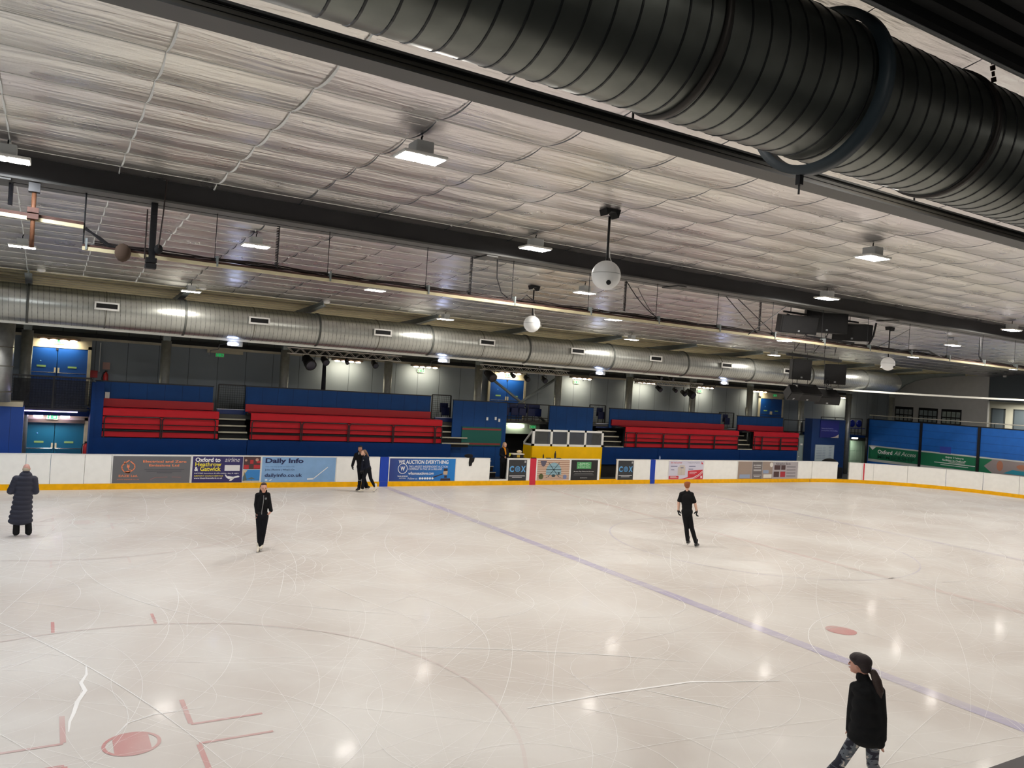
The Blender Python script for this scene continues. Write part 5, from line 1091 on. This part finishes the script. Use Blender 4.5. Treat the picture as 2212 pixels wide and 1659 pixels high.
def skate(t, F, an, to, m, blade=True, r=.045, name='skate'):
    an = Vector(an); to = Vector(to); d = (to-an); d.z = 0; d.normalize(); heel = an-d*.05; pit = (to.z-an.z)
    sole0 = Vector((heel.x, heel.y, an.z-.08)); sole1 = Vector(to)
    P = [('c', tuple(an+Vector((0, 0, .1))), r*1.12, tuple(an), r), ('c', tuple(an), r, tuple(sole0+Vector((0, 0, .04))+d*.02), r*.85), ('c', tuple(sole0+Vector((0, 0, .035))+d*.03), r*.72, tuple(sole1+Vector((0, 0, .01))), r*.68), ('c', tuple(an+d*.02), r*.9, tuple(sole1-d*.05+Vector((0, 0, .02))), r*.7)]
    o = blob(name, m, P, t, F, .009, 1)
    if blade:
        a = sole0+Vector((0, 0, -.035)); c = sole1+d*.02+Vector((0, 0, -.055)); b = MB(); b.bar(F @ a, F @ c, .005, .02); b.bar(F @ (a+Vector((0, 0, .03))+d*.03), F @ (a+Vector((0, 0, .0))+d*.03), .01, .03); b.bar(F @ (c+Vector((0, 0, .03))-d*.06), F @ (c-d*.06), .01, .03)
        b.bar(F @ (a+Vector((0, 0, .034))), F @ (c+Vector((0, 0, .036))), .06, .012); q = b.build('blade', M_CHROME, o)
    return o
def person(base, label):
    bx, by = base[:2]; bz_ = base[2] if len(base) > 2 else 0; d = Vector((bx, by, 0)).normalized(); u = Vector((d.y, -d.x, 0))
    F = Matrix(((u.x, d.x, 0, bx), (u.y, d.y, 0, by), (0, 0, 1, bz_), (0, 0, 0, 1)))
    return thing('person', (bx, by, bz_), label, 'person'), F
def SK(n, c): return mat('skin_'+n, c, .5)
def fab(n, c, bump=.15, sc=40): return mat('fabric_'+n, c, .85, spec=.25, bump=bump, bscale=sc)
BLACKF = fab('black', (17, 17, 20)); LEGF = fab('leggings', (15, 17, 24)); M_BOOTW = mat('boot_white', (226, 218, 202), .5); M_BOOTB = mat('boot_black', (20, 20, 22), .4)
def legs(J, rt=.085, rk=.058, ra=.042): # thigh, knee, ankle
    P = [('e', J['pel'], (J.get('pw', .15), J.get('pd', .11), .12))]
    for s in 'LR': P += [('c', J['hip'+s], rt, J['kn'+s], rk), ('c', J['kn'+s], rk, tuple(Vector(J['kn'+s]).lerp(Vector(J['an'+s]), .3)), rk*.98), ('c', tuple(Vector(J['kn'+s]).lerp(Vector(J['an'+s]), .3)), rk*.98, J['an'+s], ra)]
    return P
def arms(J, r=(.056, .045, .034), to=1.):
    P = []
    for s in 'LR':
        w = tuple(Vector(J['el'+s]).lerp(Vector(J['wr'+s]), to)); P += [('c', J['sh'+s], r[0], J['el'+s], r[1]), ('c', J['el'+s], r[1], w, r[2]+(r[1]-r[2])*(1-to))]
    return P
def torso(J, cw=.15, ww=.12, d=.1):
    n = Vector(J['neck']); p = Vector(J['pel']); ch = n.lerp(p, .33)-Vector((0, 0, 0)); wa = n.lerp(p, .72); ax = (Vector(J['shR'])-Vector(J['shL'])); a = math.atan2(ax.y, ax.x)
    P = [('e', tuple(ch), (cw, d, .17), a), ('e', tuple(wa), (ww, d*.9, .17), a), ('e', tuple(ch.lerp(wa, .5)), ((cw+ww)/2, d*.95, .18), a), ('e', tuple(p+Vector((0, 0, .03))), (ww*1.12, d, .13), a)]
    for s in 'LR': P.append(('c', tuple(n-Vector((0, 0, .04))), .055, J['sh'+s], .058))
    return P
def core(J, *a): return inflate(arms(J)+torso(J, *a)+legs(J, .07), -.016)
def inflate(P, k): return [(p[0], p[1], tuple(x+k for x in p[2]), *p[3:]) if p[0] == 'e' else ('c', p[1], p[2]+k, p[3], p[4]+k) for p in P]
# --- long-coated person, seen from behind
t, F = person((-.292, 22.39), 'bald grey-haired person in a long navy quilted coat seen from behind at the left edge')
J = dict(neck=(.05, 0, 1.5), pel=(.0, 0, .92), shL=(-.14, 0, 1.43), shR=(.22, 0, 1.42), elL=(-.235, .02, 1.13), elR=(.265, .02, 1.12), wrL=(-.15, .2, 1.12), wrR=(.17, .2, 1.12), hipL=(-.09, 0, .88), hipR=(.12, 0, .88), knL=(-.08, -.01, .5), knR=(.15, -.01, .5), anL=(-.075, 0, .14), anR=(.18, 0, .14))
sk = SK('pale', (206, 158, 146)); hd = (.052, .03, 1.65)
blob('body', sk, head(hd, (-.2, 1))+[('c', (.05, .01, 1.58), .055, J['neck'], .06)]+core(J)+hand(J['wrL'], (.7, .6, 0), (0, 0, 1), (0, 0, 1))+hand(J['wrR'], (-.7, .6, 0), (0, 0, 1), (0, 0, 1)), t, F)
blob('hair', mat('hair_grey', (176, 166, 148), .8), [('e', (.045, -.018, 1.625), (.074, .066, .062)), ('e', (-.012, .02, 1.62), (.02, .05, .04)), ('e', (.112, .02, 1.62), (.02, .05, .04))], t, F)
coat = mat('coat_navy', (30, 33, 52), .55, bump=.2, bscale=12); P = []
for z, cx_, w, d_ in ((.385, .0, .265, .17), (.49, .0, .255, .17), (.6, .005, .245, .165), (.715, .01, .232, .16), (.83, .015, .222, .16), (.945, .02, .215, .16), (1.06, .025, .215, .16), (1.175, .03, .218, .16), (1.29, .035, .22, .16), (1.4, .04, .2, .15), (1.48, .047, .14, .12)):
    P.append(('e', (cx_, 0, z), (w, d_, .112)))
for s, q in (('L', -1), ('R', 1)):
    for k in range(6):
        f = k/5; a = Vector(J['sh'+s]).lerp(Vector(J['el'+s]), f); P.append(('e', tuple(a+Vector((0, 0, -.03))), (.09, .1, .085)))
    for k in range(4): P.append(('e', tuple(Vector(J['el'+s]).lerp(Vector(J['wr'+s]), k/3.6)), (.085, .08, .085)))
blob('coat', coat, P, t, F, .012, 1); blob('collar', coat, [('e', (.05, 0, 1.54), (.098, .09, .05)), ('e', (.05, -.02, 1.58), (.08, .075, .03))], t, F)
blob('trousers', fab('trouser', (26, 26, 28)), inflate(legs(J, .075, .062, .066), .014)+[('e', (-.075, -.01, .1), (.075, .08, .07)), ('e', (.18, -.01, .1), (.075, .08, .07))], t, F)
for s, q in (('L', -.09), ('R', .195)): skate(t, F, (q, 0, .11), (q*1.05, .17, .075), M_BOOTB)
# --- girl in black track suit gliding towards the camera
t, F = person((4.698, 19.45), 'young skater in a black zipped jacket and white boots facing the camera')
J = dict(neck=(.035, 0, 1.43), pel=(.03, 0, .88), shL=(-.1, 0, 1.36), shR=(.135, 0, 1.375), elL=(-.12, .03, 1.13), elR=(.185, 0, 1.16), wrL=(-.09, -.03, .95), wrR=(.232, -.05, 1.0), hipL=(-.035, 0, .84), hipR=(.105, 0, .84), knL=(-.005, -.02, .47), knR=(.085, -.01, .48), anL=(.02, .0, .14), anR=(.06, .06, .17), pw=.145)
sk = SK('girl', (214, 160, 138)); hd = (.03, -.01, 1.555); fc = (.15, -1)
blob('body', sk, head(hd, fc, .95)+[('c', (.03, .01, 1.49), .045, J['neck'], .05)]+core(J, .13, .11, .09)+hand(J['wrL'], (.1, 0, -1), (0, -1, 0), (0, -1, 0))+hand(J['wrR'], (-.35, -.1, -.9), (0, -1, 0), (-.6, -.6, 0), 1.1), t, F, .009)
face_bits(t, F, hd, fc, .95)
blob('hair', mat('hair_brown', (66, 42, 32), .7), [('e', (.025, .03, 1.575), (.08, .075, .1)), ('e', (.03, -.035, 1.635), (.066, .05, .035)), ('e', (-.045, .02, 1.53), (.018, .04, .07)), ('c', (.0, .08, 1.56), .03, (-.03, .1, 1.42), .02)], t, F, .009)
blob('jacket', BLACKF, inflate(torso(J, .135, .115, .1), .008)+inflate(arms(J, (.054, .046, .038), .97), .01)+[('c', (-.02, .03, 1.46), .05, (.07, .03, 1.46), .05), ('e', (.02, 0, .93), (.15, .115, .06))], t, F, .009)
MB().tube([F @ Vector(p) for p in ((.04, -.112, 1.38), (.045, -.13, 1.28), (.035, -.135, 1.15), (.02, -.132, 1.0), (.02, -.135, .92))], .008, 5).build('zip', mat('zip_grey', (150, 150, 150), .3, .6), t)
MB().ball(F @ Vector((.095, -.112, 1.3)), (.025, .006, .03), 2).build('crest', M_GREY, t)
blob('leggings', LEGF, inflate(legs(J, .078, .058, .042), .01), t, F)
skate(t, F, (.0, 0, .1), (-.02, -.16, .035), M_BOOTW); skate(t, F, (.06, .06, .13), (.05, -.08, .09), M_BOOTW)
# --- man of the pair
t, F = person((10.66, 29.0), 'tall dark-haired skater in black with a beard, left one of the pair, looking down')
J = dict(neck=(-.06, 0, 1.5), pel=(.02, 0, .95), shL=(-.2, -.02, 1.4), shR=(.09, .04, 1.4), elL=(-.27, -.03, 1.16), elR=(.15, .08, 1.15), wrL=(-.31, -.05, .97), wrR=(.12, .02, .92), hipL=(-.04, 0, .9), hipR=(.09, .02, .9), knL=(-.0, -.03, .5), knR=(.16, -.05, .5), anL=(-.0, .0, .13), anR=(.26, .1, .2), pw=.16)
sk = SK('tan', (176, 124, 98)); hd = (-.06, -.02, 1.635); fc = (-.5, -1)
blob('body', sk, head(hd, fc)+[('c', (-.055, 0, 1.57), .055, J['neck'], .058)]+core(J), t, F, .01); face_bits(t, F, hd, fc)
blob('hair', mat('hair_black', (22, 18, 18), .7), [('e', (-.045, .02, 1.67), (.085, .085, .085)), ('e', (-.075, -.06, 1.715), (.06, .045, .035)), ('e', (-.095, -.085, 1.545), (.03, .03, .02))], t, F, .009)
blob('hoodie', BLACKF, inflate(torso(J, .16, .14, .115), .012)+inflate(arms(J, (.06, .05, .042), .97), .012)+[('c', (-.1, .03, 1.5), .055, (.0, .04, 1.5), .055)], t, F)
MB().ball(F @ Vector((-.095, -.115, 1.46)), (.03, .01, .05), 2).build('shirt', mat('shirt_grey', (120, 124, 130), .8), t)
blob('gloves', mat('glove_black', (14, 14, 16), .7), inflate(hand(J['wrL'], (.05, -.1, -1), (0, 1, 0), (.5, -.6, 0), .8, 1.15)+hand(J['wrR'], (-.2, -.1, -1), (0, 1, 0), (-.4, -.5, 0), .6, 1.15), .005), t, F, .007)
blob('trousers', LEGF, inflate(legs(J, .085, .06, .045), .014)+[('c', J['knR'], .065, J['anR'], .085)], t, F)
b = MB()
for z, r in ((.425, .07), (.455, .07), (.5, .06)): b.lathe([(r, -.008), (r+.006, 0), (r, .008)], F @ Vector((-.0, -.02, z)), 'z', 20)
b.build('knee_stripe', mat('stripe_white', (214, 216, 218), .5), t)
skate(t, F, (-.02, 0, .11), (-.1, -.13, .05), M_BOOTB, r=.052); o = skate(t, F, (.27, .12, .17), (.38, -.02, .17), M_BOOTB, r=.05)
MB().box(-.05, .05, -.006, .006, -.01, .012, F @ Matrix.Translation((-.07, -.15, .03))).build('white_sole', M_BOOTW, t)
# --- woman of the pair
t, F = person((11.04, 28.6), 'long-haired skater in black with white boots, right one of the pair, turned left')
J = dict(neck=(-.33, 0, 1.38), pel=(-.22, .02, .9), shL=(-.4, -.04, 1.3), shR=(-.25, .06, 1.32), elL=(-.43, -.05, 1.08), elR=(-.3, .02, 1.06), wrL=(-.45, -.08, .85), wrR=(-.38, -.05, .86), hipL=(-.27, -.02, .86), hipR=(-.17, .05, .86), knL=(-.36, -.05, .5), knR=(-.08, .05, .52), anL=(-.36, -.02, .14), anR=(.09, .06, .22), pw=.13)
sk = SK('fair', (222, 176, 152)); hd = (-.42, -.01, 1.515); fc = (-1, -.25)
blob('body', sk, head(hd, fc, .93)+[('c', (-.39, .01, 1.46), .042, J['neck'], .05)]+core(J, .1, .1, .09), t, F, .009); face_bits(t, F, hd, fc, .93)
blob('hair', mat('hair_light', (128, 98, 76), .7), [('e', (-.38, .0, 1.545), (.088, .08, .088)), ('c', (-.32, .02, 1.53), .045, (-.25, .03, 1.42), .035), ('c', (-.25, .03, 1.42), .035, (-.22, .03, 1.33), .018), ('e', (-.45, -.0, 1.585), (.04, .06, .03))], t, F, .009)
blob('gloves', MATS['glove_black'], inflate(hand(J['wrL'], (-.1, -.1, -1), (0, 1, 0), (-.5, -.5, 0), .6)+hand(J['wrR'], (-.1, -.1, -1), (0, 1, 0), (-.5, -.5, 0), .6), .003), t, F, .007)
NV = fab('navy', (20, 24, 38)); blob('jacket', NV, inflate(torso(J, .105, .11, .095), .012)+inflate(arms(J, (.052, .045, .036), .97), .01)+[('c', (-.32, -.02, 1.4), .048, (-.3, .04, 1.4), .048)], t, F)
MB().ball(F @ Vector((-.4, -.11, 1.23)), (.02, .006, .03), 2).build('crest', M_GREY, t)
blob('leggings', LEGF, inflate(legs(J, .078, .056, .038), .01)+[('c', J['knL'], .06, (-.37, -.02, .17), .07)], t, F)
skate(t, F, (-.37, -.02, .12), (-.5, -.05, .045), M_BOOTW); skate(t, F, (.12, .06, .2), (.05, .02, .06), M_BOOTW)
# --- boy seen from behind
t, F = person((16.736, 17.07), 'ginger-haired skater in black T-shirt and gloves seen from behind, gliding away')
J = dict(neck=(-.338, 0, 1.62), pel=(-.3, 0, .99), shL=(-.49, 0, 1.52), shR=(-.2, 0, 1.54), elL=(-.555, .0, 1.27), elR=(-.085, .0, 1.28), wrL=(-.552, .03, 1.03), wrR=(-.025, .03, 1.06), hipL=(-.36, 0, .95), hipR=(-.24, 0, .95), knL=(-.29, .0, .55), knR=(-.13, .02, .53), anL=(-.235, 0, .19), anR=(.005, 0, .15), pw=.15)
sk = SK('boy', (222, 180, 158)); hd = (-.34, .02, 1.785); fc = (.25, 1)
blob('body', sk, head(hd, fc, .97)+[('c', (-.335, .0, 1.72), .05, J['neck'], .055)]+arms(J)+inflate(torso(J)+legs(J), -.015), t, F, .01)
blob('hair', mat('hair_ginger', (150, 84, 44), .75, bump=.5, bscale=60), [('e', (-.345, -.0, 1.815), (.088, .09, .092)), ('e', (-.34, -.04, 1.76), (.066, .05, .05)), ('e', (-.3, .02, 1.86), (.055, .07, .045)), ('e', (-.385, .0, 1.845), (.05, .06, .045))], t, F, .009)
T_ = [('c', J['sh'+s], .064, tuple(Vector(J['sh'+s]).lerp(Vector(J['el'+s]), .78)), .068) for s in 'LR']
blob('t_shirt', BLACKF, inflate(torso(J, .165, .14, .11), .014)+T_+[('c', (-.37, .0, 1.62), .045, (-.3, .0, 1.62), .045)], t, F)
blob('gloves', MATS['glove_black'], inflate(hand(J['wrL'], (.15, .1, -1), (0, 1, 0), (.6, .3, 0), .7, 1.2)+hand(J['wrR'], (-.05, .1, -1), (0, 1, 0), (-.6, .3, 0), .9, 1.2), .005)+[('c', J['wrL'], .034, (-.552, .03, 1.06), .034), ('c', J['wrR'], .034, (-.028, .03, 1.09), .034)], t, F, .007)
blob('trousers', BLACKF, inflate(legs(J, .082, .056, .046), .014), t, F)
skate(t, F, (-.225, 0, .17), (-.18, .15, .115), M_BOOTB, r=.05); skate(t, F, (.015, 0, .11), (.08, .16, .05), M_BOOTB, r=.05)
# --- near woman
t, F = person((7.9, 5.42), 'dark-haired person with ponytail in long black jacket and patterned leggings, nearest the camera')
J = dict(neck=(.06, 0, 1.38), pel=(.09, .0, .84), shL=(-.045, .03, 1.275), shR=(.195, -.03, 1.305), elL=(-.065, .05, 1.02), elR=(.235, -.03, 1.03), wrL=(-.07, .04, .8), wrR=(.25, -.02, .8), hipL=(.03, 0, .82), hipR=(.16, 0, .82), knL=(-.15, -.02, .43), knR=(.17, .02, .48), anL=(-.34, -.0, .16), anR=(.37, .08, .17), pw=.14)
sk = SK('near', (196, 144, 124)); hd = (-.02, .02, 1.545); fc = (-1, .35)
blob('body', sk, head(hd, fc, .98)+[('c', (.02, .01, 1.48), .045, J['neck'], .05)]+core(J, .12, .1, .09)+hand(J['wrL'], (-.05, .1, -1), (0, 1, 0), (-.5, .5, 0))+hand(J['wrR'], (-.05, .1, -1), (0, 1, 0), (-.5, .5, 0)), t, F, .009); face_bits(t, F, hd, fc, .98)
blob('hair', mat('hair_dark', (34, 20, 22), .6, bump=.3, bscale=50), [('e', (.01, .01, 1.575), (.105, .09, .088)), ('e', (-.065, .02, 1.6), (.06, .075, .05)), ('e', (.045, -.01, 1.52), (.065, .07, .06)), ('e', (-.03, .03, 1.625), (.075, .08, .036))], t, F, .008)
o = blob('ponytail', mat('ponytail', (46, 28, 22), .6, bump=.4, bscale=50), [('c', (.09, -.02, 1.5), .022, (.13, -.03, 1.49), .038), ('c', (.13, -.03, 1.49), .038, (.165, -.05, 1.41), .052), ('c', (.165, -.05, 1.41), .052, (.2, -.07, 1.32), .042), ('c', (.2, -.07, 1.32), .036, (.215, -.08, 1.25), .012)], t, F, .008)
MB().ball(F @ Vector((.1, -.03, 1.495)), (.015, .03, .03), 2).build('hair_tie', M_GREY, t)
P = [('e', (.06, 0, 1.25), (.13, .115, .1)), ('e', (.075, 0, 1.12), (.15, .125, .14)), ('e', (.08, 0, .98), (.16, .13, .15)), ('e', (.085, 0, .85), (.175, .135, .13)), ('e', (.088, 0, .76), (.19, .14, .1)), ('c', (-.045, .02, .735), .06, (.225, -.02, .74), .062), ('e', (.06, 0, 1.27), (.15, .11, .075)), ('c', (.0, 0, 1.4), .05, (.05, 0, 1.4), .052), ('c', (.06, 0, 1.36), .06, (-.045, .03, 1.27), .06), ('c', (.06, 0, 1.36), .06, (.175, -.03, 1.3), .06)]
for s in 'LR': P += [('c', J['sh'+s], .064, J['el'+s], .056), ('c', J['el'+s], .056, J['wr'+s], .05)]
blob('jacket', fab('near_black', (18, 19, 21)), P+[('c', (.0, 0, 1.43), .047, (.04, 0, 1.43), .047)], t, F, .01)
m = mat('leggings_pattern', (86, 90, 100), .8); nt = m.node_tree; tc = nt.nodes.new('ShaderNodeTexCoord'); n_ = nt.nodes.new('ShaderNodeTexNoise'); n_.inputs['Scale'].default_value = 5; n_.inputs['Detail'].default_value = 2; n_.inputs['Distortion'].default_value = 1.2
mp = nt.nodes.new('ShaderNodeMapping'); mp.inputs['Scale'].default_value = (1, 1, 2.2); rp = nt.nodes.new('ShaderNodeValToRGB'); rp.color_ramp.interpolation = 'CONSTANT'; e = rp.color_ramp.elements; e[0].color = (*lin((32, 34, 48)), 1); e[1].position = .46; e[1].color = (*lin((98, 104, 112)), 1); q = e.new(.58); q.color = (*lin((196, 190, 184)), 1)
nt.links.new(tc.outputs['Object'], mp.inputs[0]); nt.links.new(mp.outputs[0], n_.inputs[0]); nt.links.new(n_.outputs[0], rp.inputs[0]); nt.links.new(rp.outputs[0], nt.nodes['Principled BSDF'].inputs['Base Color'])
blob('leggings', m, inflate(legs(J, .076, .056, .042), .008), t, F, .01)
skate(t, F, (-.35, 0, .11), (-.5, .03, .05), M_BOOTW); skate(t, F, (.4, .08, .15), (.3, .1, .06), M_BOOTW)
# --- helper behind the boards
t, F = person((18.3, 31.1, .1), 'blonde person in dark coat and orange scarf looking down beside the table behind the boards')
J = dict(neck=(-.04, 0, 1.5), pel=(-.04, 0, .92), shL=(-.17, 0, 1.4), shR=(.08, -.02, 1.4), elL=(-.19, -.02, 1.16), elR=(.12, -.06, 1.16), wrL=(-.02, -.14, 1.08), wrR=(.17, -.18, 1.14), hipL=(-.11, 0, .88), hipR=(.03, 0, .88), knL=(-.11, -.01, .5), knR=(.01, -.01, .5), anL=(-.11, 0, .12), anR=(0, 0, .12))
sk = MATS['skin_fair']; hd = (-.02, -.04, 1.62); fc = (.55, -.85)
blob('body', sk, head(hd, fc, .97)+[('c', (-.03, -.01, 1.55), .047, J['neck'], .052)]+core(J)+hand(J['wrL'], (.6, -.5, -.2), (0, 0, 1), (0, 0, 1), .8)+hand(J['wrR'], (.4, -.6, 0), (0, 0, 1), (0, 0, 1), .9), t, F, .009); face_bits(t, F, hd, fc, .97)
blob('hair', mat('hair_blonde', (196, 164, 124), .7), [('e', (-.045, .01, 1.65), (.09, .088, .09)), ('c', (-.09, .02, 1.62), .05, (-.12, .02, 1.47), .03), ('e', (-.01, -.07, 1.7), (.05, .04, .03))], t, F, .009)
blob('coat', fab('dark_coat', (26, 26, 30)), inflate(torso(J, .16, .15, .12), .014)+inflate(arms(J, (.06, .052, .044), .95), .014)+[('e', (-.04, 0, .88), (.17, .13, .16))], t, F)
blob('scarf', fab('orange', (226, 140, 30)), [('c', (-.08, -.06, 1.5), .035, (.0, -.13, 1.44), .04), ('c', (.0, -.13, 1.44), .04, (.04, -.16, 1.2), .032), ('c', (-.04, -.13, 1.47), .03, (.02, -.16, 1.3), .03)], t, F)
blob('trousers', BLACKF, inflate(legs(J, .085, .065, .055), .014), t, F); 
for s, x in (('L', -.11), ('R', .0)): blob('shoe', mat('shoe_tan', (150, 120, 110), .6), [('c', (x, .02, .05), .045, (x+.02, -.14, .035), .035)], t, F)
tag(blob('yellow_mug', mat('mug_lime', (220, 224, 60), .4), [('c', (.23, -.25, 1.16), .04, (.23, -.25, 1.24), .04)], None, F, .008), 'lime yellow cup held by the helper with the orange scarf', 'cup')
